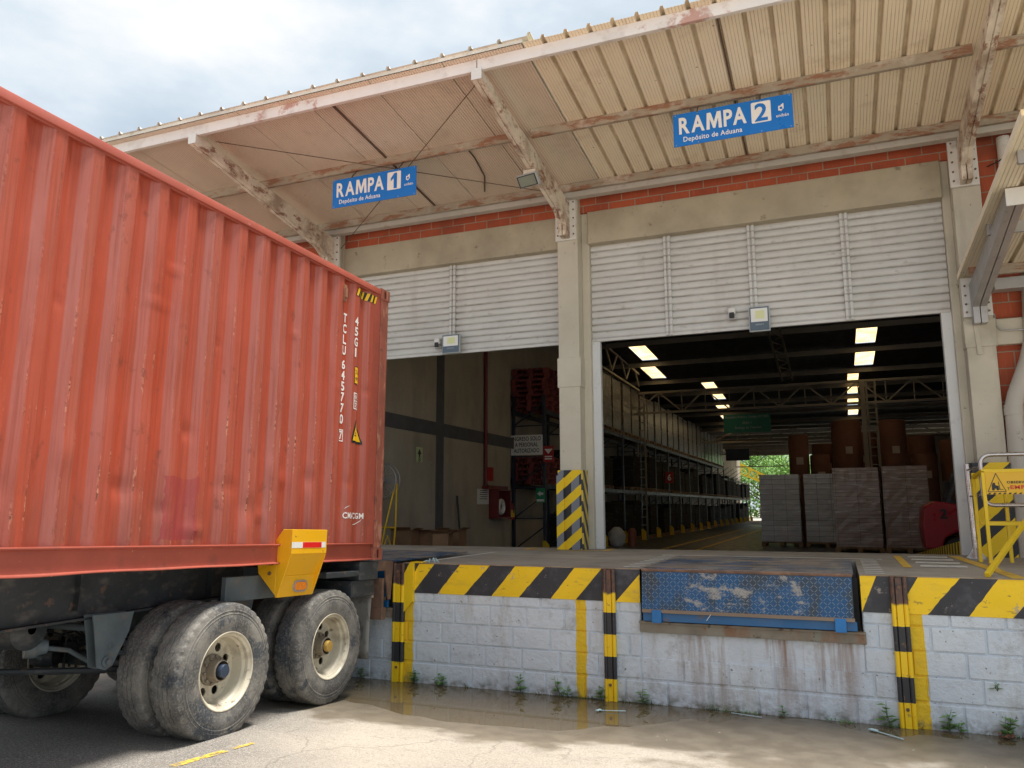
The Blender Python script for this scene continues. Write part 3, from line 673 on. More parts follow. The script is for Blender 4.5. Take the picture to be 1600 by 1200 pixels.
# coping front as slanted yellow and black prisms butted end to end
top = [-12.0, -4.62, -4.27, -3.99, -3.69, -3.35, -3.07, -2.75, -2.44, -2.15, -1.99, -1.79]
cols = [1, 0, 0, 1, 0, 1, 0, 1, 0, 1, 0]
def edge_pts(xb, xt):
    z0_, z1_ = -.90, ZP + .003
    return [(xb + (xt - xb) * i / 12 + (.006 * mnoise.noise(Vector((xt * 7.3, i * .9, 2))) + .004 * mnoise.noise(Vector((xt * 3.1, i * 2.7, 5))) if 0 < i < 12 and abs(xt - xb) > .03 else 0), YD - .006, z0_ + (z1_ - z0_) * i / 12) for i in range(13)]
def stripe(xt0, xt1, xb0, xb1, mi):
    L0, L1 = edge_pts(xb0, xt0), edge_pts(xb1, xt1)
    for i in range(12): bd.prism([L0[i], L1[i], L1[i + 1], L0[i + 1]], (0, .07, 0), mi)
SH = -.26
stripe(-12, PITS[0][0], -12, PITS[0][0], 1)
tx = [-4.36, -4.17, -3.99, -3.69, -3.35, -3.07, -2.75, -2.44, -2.165]
bx_ = [-4.36, -4.36, -4.24, -3.95, -3.64, -3.33, -3.03, -2.69, -2.43]
cl = [1, 0, 1, 0, 1, 0, 1, 0]
for i in range(8): stripe(tx[i], tx[i + 1], bx_[i], bx_[i + 1], cl[i])
bd.prism([(-2.43, YD - .006, -.90), (-1.79, YD - .006, -.90), (-1.79, YD - .006, -.895), (-2.165, YD - .006, ZP + .003)], (0, .07, 0), 1)
bd.prism([(-2.03, YD - .008, -.903), (-1.792, YD - .008, -.903), (-1.792, YD - .008, -.64)], (0, .05, 0), 0)
bd.prism([(-2.165, YD - .0055, ZP + .003), (-1.79, YD - .0055, -.895), (-1.79, YD - .0055, ZP + .003)], (0, .07, 0), 1)
stripe(.135, .265, .135, .136, 0); 
bd.prism([(.136, YD - .006, -.90), (.40, YD - .006, -.90), (.585, YD - .006, ZP + .003), (.265, YD - .006, ZP + .003)], (0, .07, 0), 1)
stripe(.585, .895, .40, .635, 0); stripe(.895, 1.17, .635, .94, 1); stripe(1.17, 1.50, .94, 1.25, 0); stripe(1.50, 1.80, 1.25, 1.56, 1); stripe(1.80, 2.1, 1.56, 1.86, 0)
stripe(2.1, 12, 1.86, 12, 1)
tod(bd.build('hazard_striped_coping', [M_yband, M_kband], dock))
# steel edge angle
ea = MB()
for (a, b) in ((-12, PITS[0][0]), (PITS[0][1], PITS[1][0]), (PITS[1][1], 8)): ea.box(a, b, YD - .010, YD + .05, ZP + .004, ZP + .010)
tod(ea.build('edge_angle', mat('chipped_edge_steel', (.30, .22, .15), rough=.7, var=.3, vs=4, stains=[dict(s=5, lo=.5, hi=.6, c=(.45, .38, .28), a=.7)]), dock))
lb = MB()
lb.prism([(-4.335, YD - .03, -1.10), (-4.225, YD - .03, -.98), (-4.225, YD - .03, ZP + .012), (-4.27, YD - .03, ZP + .012), (-4.335, YD - .03, -.70)], (0, -.012, 0))
lb.box(-4.27, -4.13, YD - .03, YD + .1, ZP + .012, ZP + .022)
lb.box(-4.235, -4.223, YD - .03, YD - .002, -1.0, ZP + .01)
tod(lb.build('corner_angle_plate', M_yel, dock, bevel=.003))

def rail_post(x, label, wide=.105):
    o = empty('rail_post', label, 'bumper post', 'striped bumper posts on the dock wall', (x, YD - .04, -1.82))
    p = MB(); zb, zt = -1.83, -.595
    p.box(x - wide / 2, x + wide / 2, YD - .018, YD - .008, zb, zt)
    for dx in (-.38, .38): p.tube([(x + dx * wide, YD - .035, zb), (x + dx * wide, YD - .035, zt)], .020, 10)
    p.box(x - wide * .2, x + wide * .2, YD - .055, YD - .018, zb, zt - .01)
    q = p.build('rail', M_post, o, smooth=True); q.location = -Vector(o.location)
    b = MB()
    for z in (-.68, -1.66): b.lathe([(.014, 0), (.014, .012), (.0, .014)], Matrix.Translation((x, YD - .055, z)) @ Matrix.Rotation(R(-90), 4, 'Z'), 8)
    q = b.build('bolt', M_rusty, o); q.location = -Vector(o.location)
rail_post(-4.40, 'leftmost black and yellow bumper post, beside the lorry wheels', .13)
rail_post(-2.085, 'middle black and yellow bumper post, left of the blue dock leveler', .108)
rail_post(.43, 'rightmost black and yellow bumper post, right of the blue dock leveler', .122)

# dock levelers
def leveler(x0, x1, label, lipmat):
    o = empty('dock_leveler', label, 'dock leveler', None, ((x0 + x1) / 2, YD, -1.15)); L = -Vector(o.location)
    def bl(mb, nm, m_, **k): q = mb.build(nm, m_, o, **k); q.location = L; return q
    d = MB(); d.box(x0 + .03, x1 - .05, YD - .06, 9.5, ZP + .012, ZP + .024); bl(d, 'deck_plate', M_deck)
    lp = MB(); lp.prism([(x0 + .035, YD - .055, ZP + .010), (x0 + .035, YD - .10, -.95), (x0 + .035, YD - .082, -.95), (x0 + .035, YD - .035, ZP + .010)], (x1 - x0 - .10, 0, 0)); bl(lp, 'lip_plate', lipmat)
    hg = MB(); hg.tube([(x0 + .03, YD - .050, ZP + .008), (x1 - .06, YD - .050, ZP + .008)], .017, 10); bl(hg, 'hinge', M_rusty, smooth=True)
    e = MB(); e.box(x0 + .04, x1 - .06, YD - .115, YD - .098, -.975, -.945); bl(e, 'lip_edge', mat('rubbed_brown_steel', (.25, .19, .14), rough=.6, var=.2))
    f = MB(); f.box(x0 + .04, x1 - .045, YD - .085, YD - .05, -1.055, -.978); bl(f, 'blue_beam', M_blue, bevel=.004)
    for xx in (x0 + .13, x1 - .22): tb = MB(); tb.box(xx, xx + .09, YD - .125, YD - .090, -1.065, -.950); bl(tb, 'lip_keeper', mat('bright_blue_tab', (.01, .17, .48), rough=.45), bevel=.004)
    fr = MB(); fr.box(x0 - .005, x1 + .02, YD - .035, YD + .0, -1.165, -1.085); fr.box(x0 - .01, x1 + .02, YD - .050, YD + .02, -1.085, -1.065); bl(fr, 'rusty_sill', mat('weathered_sill_steel', (.25, .225, .18), rough=.85, var=.25, vs=3, stains=[dict(s=5, st=(1, 1, .3), lo=.50, hi=.62, c=(.24, .12, .06), a=.7, d=8), dict(s=3, lo=.55, hi=.7, c=(.20, .23, .20), a=.7), dict(s=9, lo=.6, hi=.66, c=(.07, .04, .03), a=.7)], bump=((60, .4, .004),)), bevel=.004)
    dk = MB(); dk.box(x0 + .02, x1 - .02, YD + .02, YD + .04, -1.06, ZP - .02); bl(dk, 'pit_back', M_dark)
    return o
leveler(-1.79, .135, 'blue chequer plate dock leveler, scraped grey, set in the wall under RAMPA 2', M_lip)
leveler(-7.25, -4.46, 'blue dock leveler half hidden behind the red container under RAMPA 1', M_blue)

# ================================================================= WAREHOUSE BUILDING
bld = empty('warehouse_building', 'open fronted warehouse of grey columns and red brick', 'building', loc=(0, 11, -1.82))
def tb_(o): o.location = -Vector(bld.location); return o
def part(mb, name, m_, **k): return tb_(mb.build(name, m_, bld, **k))
def column(x0, x1, ya=10.85, yb=11.35, cap=True, zc=1.62, collar=.012):
    c = MB(); c.box(x0, x1, ya, yb, ZG0, 6.3)
    c.box(x0 - collar, x1 + collar, ya - collar, yb - .02, ZG0, zc - .0)
    if cap: c.box(x0 - .012, x1 + .012, ya - .014, yb - .02, zc + .0, zc + .24)
    return part(c, 'column', M_col, bevel=.012)
cA = MB(); cA.box(-3.68, -3.36, 10.85, 11.35, -.9, 6.3); cA.box(-3.70, -3.34, 10.838, 11.10, 1.72, 2.16); cA.box(-3.36, -3.245, 11.05, 11.35, -.9, 6.3)
part(cA, 'column', M_col, bevel=.010)
cB = MB(); cB.box(1.575, 1.885, 10.85, 11.35, -.9, 6.3); cB.box(1.56, 1.90, 10.838, 11.10, 1.90, 2.24); cB.box(1.48, 1.575, 11.05, 11.35, -.9, 6.3)
cB.prism([(1.66, 10.84, 2.18), (1.72, 10.84, 2.18), (1.74, 10.84, 1.80), (1.68, 10.84, 1.80)], (0, -.015, 0))
part(cB, 'column', M_col, bevel=.010)
cC = MB(); cC.box(-7.95, -7.62, 10.85, 11.35, -.9, 6.3); cC.box(-7.62, -7.58, 10.98, 11.3, -.9, 6.3)
part(cC, 'column', M_col, bevel=.010)
lt = MB(); lt.box(-7.58, -3.68, 10.98, 11.25, 3.88, 4.38); part(lt, 'lintel_beam', M_beam, bevel=.012)
lt = MB(); lt.box(-3.245, 1.48, 10.98, 11.25, 3.90, 4.40); part(lt, 'lintel_beam', M_beam, bevel=.012)
lt = MB(); lt.box(1.885, 6.0, 10.90, 11.2, 1.92, 2.24); part(lt, 'lintel_beam', M_col, bevel=.012)
br = MB(); br.box(-7.62, -3.68, 11.0, 11.25, 4.38, 6.3); part(br, 'brick_infill', M_brick)
br = MB(); br.box(-3.36, 1.575, 11.0, 11.25, 4.40, 6.3); part(br, 'brick_infill', M_brick)
br = MB(); br.box(1.885, 6.0, 11.0, 11.25, -.9, 1.92); br.box(1.885, 6.0, 11.0, 11.25, 2.24, 6.3); part(br, 'brick_infill', M_brick)
br = MB(); br.box(-14, -7.95, 11.0, 11.25, -.9, 6.3); part(br, 'brick_infill', M_brick)
jm = MB(); jm.box(-3.245, -3.125, 11.13, 11.22, ZP, 2.44); part(jm, 'door_jamb', M_jamb, bevel=.006)
jm = MB(); jm.box(1.362, 1.482, 11.13, 11.24, ZP, 2.44); part(jm, 'door_jamb', M_jamb, bevel=.006)
sw = MB(); sw.box(-8.15, -7.80, 11.36, 19.0, -1.3, 6.3); sw.box(-8.15, -7.98, 19.0, 46, -1.3, 6.6); sw.box(-8.15, -7.98, 46, 74, -1.3, 4.7); part(sw, 'interior_side_wall', M_intwall)
bn = MB(); bn.box(-7.80, -7.78, 11.36, 19.2, 1.50, 1.78)
for y in (14.85,): bn.box(-7.80, -7.775, y, y + .32, -1.3, 6.0)
part(bn, 'dark_wall_band', M_intband)
rw = MB(); rw.box(9.8, 10, 11.26, 46, -1.3, 6.5); part(rw, 'interior_side_wall', M_intwall)
rz = lambda y: 6.7 - .05 * y
# roof with skylight strips cut out: (x0,x1,y0,y1)
SK = [(-6.32, -5.74, 25.65, 28.2), (-6.68, -6.10, 28.75, 31.5), (.86, 1.45, 25.65, 28.0), (.88, 1.50, 28.75, 31.45),
      (-4.95, -4.45, 32.9, 34.3), (-4.95, -4.45, 34.9, 36.9), (-5.15, -4.55, 37.6, 40.0), (-5.35, -4.7, 40.7, 43.2), (-5.6, -5.0, 43.8, 45.8),
      (.66, 1.05, 32.9, 34.5), (.68, 1.1, 35.0, 37.2), (.70, 1.15, 37.9, 40.2), (.75, 1.2, 41.0, 43.2),
      (-1.0, .2, 16.0, 21.0)]  # last opening: unseen skylight added to light the wrapped pallets
rf = MB()
ycuts = sorted(set([11.0, 46.0] + [s[2] for s in SK] + [s[3] for s in SK]))
for a, b in zip(ycuts[:-1], ycuts[1:]):
    holes = sorted([(s[0], s[1]) for s in SK if s[2] <= a + 1e-6 and s[3] >= b - 1e-6])
    x = -14
    for h in holes + [(12, 12)]:
        rf.add([Vector((x, a, rz(a))), Vector((h[0], a, rz(a))), Vector((h[0], b, rz(b))), Vector((x, b, rz(b)))], [(0, 1, 2, 3)]); x = h[1]
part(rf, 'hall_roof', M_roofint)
for s_ in SK:
    k = MB(); nn = 8; k.loft([[Vector((s_[0] - .01 + (s_[1] - s_[0] + .02) * i / 16, y, rz(y) + .03 + .02 * (i % 2))) for i in range(17)] for y in (s_[2] - .03, s_[3] + .03)])
    part(k, 'skylight', M_sky)
for y in (12.5, 15, 17.5, 20, 22.6, 25.3, 28.45, 31.75, 34.6, 37.4, 40.4, 43.5, 45.9):
    k = MB(); k.box(-7.98, 9.8, y - .04, y + .04, rz(y) - .19, rz(y) - .03); part(k, 'roof_purlin', M_truss)
def truss(y, zt, zb, x0=-7.9, x1=9.7, n=10, mt=M_truss):
    k = MB(); k.bar((x0, y, zt), (x1, y, zt), .08, .08); k.bar((x0, y, zb), (x1, y, zb), .08, .08)
    st = (x1 - x0) / n
    for i in range(n):
        a = x0 + i * st; k.bar((a, y, zb if i % 2 else zt), (a + st, y, zt if i % 2 else zb), .05, .05); k.bar((a, y, zt), (a, y, zb), .035, .035)
    return part(k, 'roof_truss', mt)
truss(30, 4.34, 3.56, n=20); truss(45.5, 4.2, 3.55, n=12)
# lengthwise truss on the left and hanging lattice in the middle
k = MB()
for y in range(20, 30, 1): k.bar((-6.9, y, 5.5 if y % 2 else 4.6), (-6.9, y + 1, 4.6 if y % 2 else 5.5), .05, .05)
k.bar((-6.9, 20, 4.6), (-6.9, 30, 4.45), .07, .07); k.bar((-6.9, 20, 5.6), (-6.9, 30, 5.1), .07, .07); part(k, 'roof_truss', M_truss)
k = MB()
for dx in (0, .35): k.bar((-1.6 + dx, 20, 5.45), (-1.6 + dx, 30, 4.5), .06, .06)
for i in range(20): k.bar((-1.6 + (.35 if i % 2 else 0), 20 + i * .5, 5.45 - .0475 * i), (-1.6 + (0 if i % 2 else .35), 20.5 + i * .5, 5.40 - .0475 * i), .03, .03)
part(k, 'roof_truss', M_truss)
for x in (-6.86, 1.30):
    k = MB()
    for dx in (-.14, .14): k.bar((x + dx, 30, -1.25), (x + dx, 30, 4.36), .06, .06)
    for i in range(18): k.bar((x - .14, 30, -1.0 + i * .3), (x + .14, 30, -1.0 + i * .3), .04, .04)
    part(k, 'lattice_column', M_truss)
k = MB(); k.box(.95, 1.1, 29.8, 29.95, -1.25, 4.3); part(k, 'steel_column', M_truss)
# far bright canopy beyond the hall
k = MB(); n_ = 120
k.loft([[Vector((-14 + 30 * i / n_, y, 4.75 - .013 * (y - 46) + .05 * (i % 2))) for i in range(n_ + 1)] for y in (46, 72)]); part(k, 'far_roof', M_farroof)
for y in (49, 52, 55, 58, 61, 64, 67, 70): k = MB(); k.box(-14, 12, y, y + .12, 4.25, 4.45); part(k, 'far_roof_purlin', M_truss)
truss(54, 4.25, 3.4, n=14); truss(70, 4.25, 3.3, n=14)

k = MB(); k.box(1.4, 9.8, 45.6, 45.8, -1.3, 3.62); part(k, 'far_wall', M_intwall)
k = MB(); k.box(-8, -7.2, 45.6, 45.8, 3.0, 4.3); part(k, 'far_wall', M_intwall)
# roller shutters
def shutter(x0, x1, mull, label):
    o = empty('roller_shutter', label, 'roller shutter', 'half raised roller shutters', ((x0 + x1) / 2, 11.15, 2.42)); L = -Vector(o.location)
    zb, zt = 2.44, 3.99; Y = 11.15
    c = MB(); rows = []
    nsl = 15; p = (zt - zb) / nsl
    for i in range(nsl):
        za = zb + .03 + i * p
        for f_, d in [(q_ / 9, -.026 * math.sin(math.pi * (q_ / 9) ** .85) ** .8 if q_ else 0) for q_ in range(9)]:
            rows.append((za + f_ * p, d))
    nx = 24
    rows3 = []
    for z, d in rows:
        rows3.append([Vector((x0 + (x1 - x0) * i / nx, Y + d + .004 * mnoise.noise(Vector((x0 + (x1 - x0) * i / nx, z * 2, 0))), z + .003 * mnoise.noise(Vector(((x1 - x0) * i / nx * 1.3, z * 3, 4))))) for i in range(nx + 1)])
    c.loft(rows3)
    q = c.build('slat_curtain', M_shut, o, smooth=True, ang=50); q.location = L
    b = MB(); b.box(x0, x1, Y - .03, Y + .02, zb - .02, zb + .045); q = b.build('bottom_rail', M_shut, o, bevel=.004); q.location = L
    for mxx in mull:
        b = MB(); b.box(mxx - .05, mxx - .012, Y - .06, Y - .028, zb - .015, zt - .03); b.box(mxx + .012, mxx + .05, Y - .06, Y - .028, zb - .015, zt - .03); b.box(mxx - .012, mxx + .012, Y - .035, Y - .028, zb - .015, zt - .03)
        q = b.build('mullion', M_shut, o, bevel=.003); q.location = L
    return o
def m_shutter():
    t = NT('grubby_white_shutter'); x, y, z = t.xyz()
    c = t.mix(t.rng(t.noise(t.co, 1.3, 5), .3, .7), (.58, .58, .56), (.70, .70, .68))
    f = t.mth('FRACT', t.mth('DIVIDE', t.mth('SUBTRACT', z, 2.47), 1.55 / 15))
    g = t.mth('MAXIMUM', t.rng(f, .0, .16, 1, 0), t.rng(f, .80, 1.0, 0, 1))
    g = t.mth('MULTIPLY', g, t.rng(t.noise(t.mapping(t.co, (1, 1, 3)), 2.6, 7, .65), .3, .62, .25, .9))
    c = t.mix(g, c, (.24, .215, .185))
    c = t.mix(t.rng(t.noise(t.mapping(t.co, (1, 1, 2)), 6, 7, .65), .60, .72, 0, .55), c, (.30, .26, .22))
    c = t.mix(t.rng(t.noise(t.mapping(t.co, (1, 1, .2)), 3, 6, .6), .55, .75, 0, .35), c, (.38, .34, .30))
    t.l(c, t.b.inputs['Base Color']); t.b.inputs['Roughness'].default_value = .5
    t.l(t.bump(t.noise(t.co, 30, 4), .1, .002), t.b.inputs['Normal'])
    return t.m
M_shut = m_shutter()
shutter(-3.24, 1.475, (-2.085, -.905, .30), 'wide white roller shutter with three mullions over the open bay under RAMPA 2')
shutter(-7.58, -3.70, (-5.56,), 'narrower white roller shutter with one mullion over the bay under RAMPA 1')

# ================================================================= MAIN CANOPY
can = empty('entrance_canopy', 'large rusty sheet metal canopy over both ramps', 'canopy', loc=(0, 10.8, 4.0))
def cpart(mb, name, m_, **k): q = mb.build(name, m_, can, **k); q.location = -Vector(can.location); return q
CS = .115
cz = lambda y: 5.085 - CS * (y - 7.62)
# beige sandwich panels, one metre each
def liner(x0, x1):
    k = MB(); rows = []
    ns = max(2, int((x1 - x0) / .012)); prof = []
    n_r = int(round((x1 - x0) / .036)); st = (x1 - x0) / n_r
    prof.append((x0 + .006, .012)); prof.append((x0 + .010, 0))
    for i in range(1, n_r):
        c_ = x0 + i * st; prof += [(c_ - .006, 0), (c_ - .003, .005), (c_ + .003, .005), (c_ + .006, 0)]
    prof += [(x1 - .010, 0), (x1 - .006, .012)]
    k.loft([[Vector((x, y, cz(y) + d)) for x, d in prof] for y in (7.54, 9.2, 11.0)])
    cpart(k, 'ceiling_panel', M_sheetA)
for i in range(8): liner(-10.95 + i, -9.95 + i)
k = MB()
prof = []
x = -10.95
while x < -2.93: prof += [(x, .055), (x + .15, .055), (x + .165, .095), (x + .195, .095), (x + .21, .055)]; x += .36
k.loft([[Vector((xx, y, cz(y) + d)) for xx, d in prof] for y in (7.51, 11.0)])
k.add([Vector((-10.95, 7.54, cz(7.54) + .012)), Vector((-2.94, 7.54, cz(7.54) + .012)), Vector((-2.94, 7.54, cz(7.54) + .058)), Vector((-10.95, 7.54, cz(7.54) + .058))], [(0, 1, 2, 3)])
k.add([Vector((-2.94, 7.54, cz(7.54))), Vector((-2.94, 11, cz(11))), Vector((-2.94, 11, cz(11) + .06)), Vector((-2.94, 7.54, cz(7.54) + .06))], [(0, 1, 2, 3)])
cpart(k, 'white_roof_top', M_sheettop)
k = MB(); prof = []; x = -2.93; P = .2625
while x < 5.6:
    prof += [(x, 0)]
    for j in range(1, 6): c_ = x + j * .036; prof += [(c_ - .005, 0), (c_ - .002, .004), (c_ + .002, .004), (c_ + .005, 0)]
    prof += [(x + .208, 0), (x + .220, .042), (x + .250, .042)]; x += P
k.loft([[Vector((xx, y, cz(y) + d + .002)) for xx, d in prof] for y in (7.53, 9.2, 11.0)])
q = cpart(k, 'ribbed_roof_sheet', M_sheetB)
sm_ = q.modifiers.new('t', 'SOLIDIFY'); sm_.thickness = .003
def channel(y, h, x0, x1, m_, name='purlin', w_=.05, drop=0):
    k = MB(); zt = cz(y) - .002 - drop; zb = zt - h
    k.box(x0, x1, y - .003, y + .003, zb, zt)
    k.box(x0, x1, y + .003, y + w_, zb, zb + .006); k.box(x0, x1, y + .003, y + w_, zt - .006, zt)
    k.box(x0, x1, y + w_ - .006, y + w_, zb + .006, zb + .02)
    return cpart(k, name, m_, bevel=.002)
channel(7.62, .14, -10.9, -3.535, M_fascia, 'fascia_channel'); channel(7.62, .14, -3.525, 5.6, M_fascia, 'fascia_channel')
channel(9.12, .115, -10.9, -3.60, M_purlin); channel(9.12, .115, -3.44, 1.64, M_purlin); channel(9.12, .115, 1.80, 5.6, M_purlin)
channel(10.62, .115, -10.9, 5.6, M_purlin)
k = MB(); k.box(-10.9, 5.6, 10.69, 10.82, 4.55, 4.655); cpart(k, 'wall_plate_beam', mat('light_grey_wall_plate', (.50, .47, .42), rough=.6, var=.1, stains=[dict(s=5, lo=.58, hi=.66, c=(.36, .28, .22), a=.5)]), bevel=.006)
def bracket(xc, w_=.122):
    # tapered box beam made of two channels, bent down flat against the column plate
    k = MB(); h = w_ / 2
    prof = [(7.62, 4.96), (7.62, 4.835), (10.35, 4.26), (10.56, 3.95), (10.72, 3.95), (10.80, 3.95), (10.80, 4.50)]
    prof = [(7.60, 4.955), (7.60, 4.83), (10.38, 4.27), (10.62, 4.14), (10.62, 3.96), (10.80, 3.96), (10.80, 4.52)]
    for a, b in ((-h, -.006), (.006, h)):
        k.prism([(xc + a, y, z) for y, z in prof], (b - a, 0, 0))
    k.prism([(xc - h + .01, y, z) for y, z in [(7.62, 4.94), (7.62, 4.84), (10.38, 4.285), (10.60, 4.15), (10.79, 4.15), (10.79, 4.50)]], (w_ - .02, 0, 0))
    cpart(k, 'bracket_beam', M_rustbeam, bevel=.003)
    k = MB(); k.box(xc - h - .003, xc + h + .003, 7.592, 7.599, 4.825, 4.96); cpart(k, 'beam_end_cap', M_white)
    k = MB(); k.box(xc - .165, xc + .155, 10.80, 10.85, 3.94, 4.60); cpart(k, 'wall_plate', M_white, bevel=.002)
    for z in (4.02, 4.14, 4.27, 4.40, 4.52):
        for dx in (-.125, .12): k = MB(); k.lathe([(.013, 0), (.013, .012), (.002, .014)], Matrix.Translation((xc + dx, 10.80, z)) @ Matrix.Rotation(R(-90), 4, 'Z'), 6); cpart(k, 'bolt', M_rusty)
for xc in (-7.72, -3.525, 1.72): bracket(xc)
def rod(a, b, r=.006): k = MB(); k.tube([a, b], r, 6); cpart(k, 'tie_rod', M_brown)
rod((-7.6, 7.9, cz(7.9) - .09), (-3.65, 10.5, cz(10.5) - .16)); rod((-3.66, 7.9, cz(7.9) - .09), (-7.6, 10.9, 4.36))
k = MB(); k.bar((-5.64, 7.65, cz(7.65) - .012), (-5.64, 10.6, cz(10.6) - .012), .028, .015); cpart(k, 'sag_rod', M_brown)
k = MB(); k.bar((-.86, 7.65, cz(7.65) - .012), (-.86, 10.6, cz(10.6) - .012), .018, .012); cpart(k, 'sag_rod', M_brown)
k = MB(); k.tube([(-4.42, 9.17, cz(9.17) - .03), (-4.43, 9.5, cz(9.5) - .02), (-4.5, 10.0, cz(10) - .02), (-4.68, 10.4, cz(10.4) - .03)], .012, 6); cpart(k, 'sag_rod', M_brown)

# lower side canopy at the right edge
c2 = empty('side_canopy', 'lower beige canopy with a grey bracket beam at the right edge', 'canopy', loc=(1.7, 10.8, 2.5))
def c2part(mb, name, m_, **k): q = mb.build(name, m_, c2, **k); q.location = -Vector(c2.location); return q
z2 = lambda y: 2.80 + .074 * (10.72 - y)
k = MB(); prof = []; x = 1.55
while x < 5.4:
    prof += [(x, 0)]
    for j in range(1, 6): cc_ = x + j * .036; prof += [(cc_ - .005, 0), (cc_ - .002, .004), (cc_ + .002, .004), (cc_ + .005, 0)]
    prof += [(x + .208, 0), (x + .220, .042), (x + .250, .042)]; x += P
k.loft([[Vector((xx, y, z2(y) + d)) for xx, d in prof] for y in (7.0, 10.9)])
q = c2part(k, 'ribbed_roof_sheet', M_sheetC); sm_ = q.modifiers.new('t', 'SOLIDIFY'); sm_.thickness = .003
k = MB(); k.loft([[Vector((1.545, y, z2(y) - .025)) , Vector((1.545, y, z2(y) + .05)), Vector((1.60, y, z2(y) + .052))] for y in (7.0, 10.9)]); c2part(k, 'edge_flashing', M_sheetB)
for y in (7.6, 9.2, 10.5):
    k = MB(); k.box(1.62, 5.2, y, y + .05, z2(y) - .12, z2(y) - .002); c2part(k, 'purlin', M_galv if y < 10 else M_purlin, bevel=.003)
k = MB()
for a, b in ((-.075, -.004), (.004, .075)): k.prism([(1.725 + a, y, z) for y, z in [(8.35, 2.955), (8.35, 2.80), (10.50, 2.40), (10.66, 2.36), (10.66, 2.16), (10.80, 2.16), (10.80, 2.66)]], (b - a, 0, 0))
c2part(k, 'bracket_beam', M_galv, bevel=.004)
k = MB(); k.box(1.645, 1.805, 8.335, 8.349, 2.79, 2.96); c2part(k, 'beam_end_cap', M_white)
k = MB(); k.box(1.565, 1.88, 10.80, 10.835, 2.27, 2.76); c2part(k, 'wall_plate', M_white, bevel=.002)
for z in (2.33, 2.43, 2.54, 2.66):
    for dx in (-.12, .12): k = MB(); k.lathe([(.013, 0), (.013, .012), (.002, .014)], Matrix.Translation((1.722 + dx, 10.80, z)) @ Matrix.Rotation(R(-90), 4, 'Z'), 6); c2part(k, 'bolt', M_rusty)
k = MB(); k.box(1.9, 5.0, 10.70, 10.9, 2.56, 2.70); c2part(k, 'wall_plate_beam', M_galv, bevel=.004)

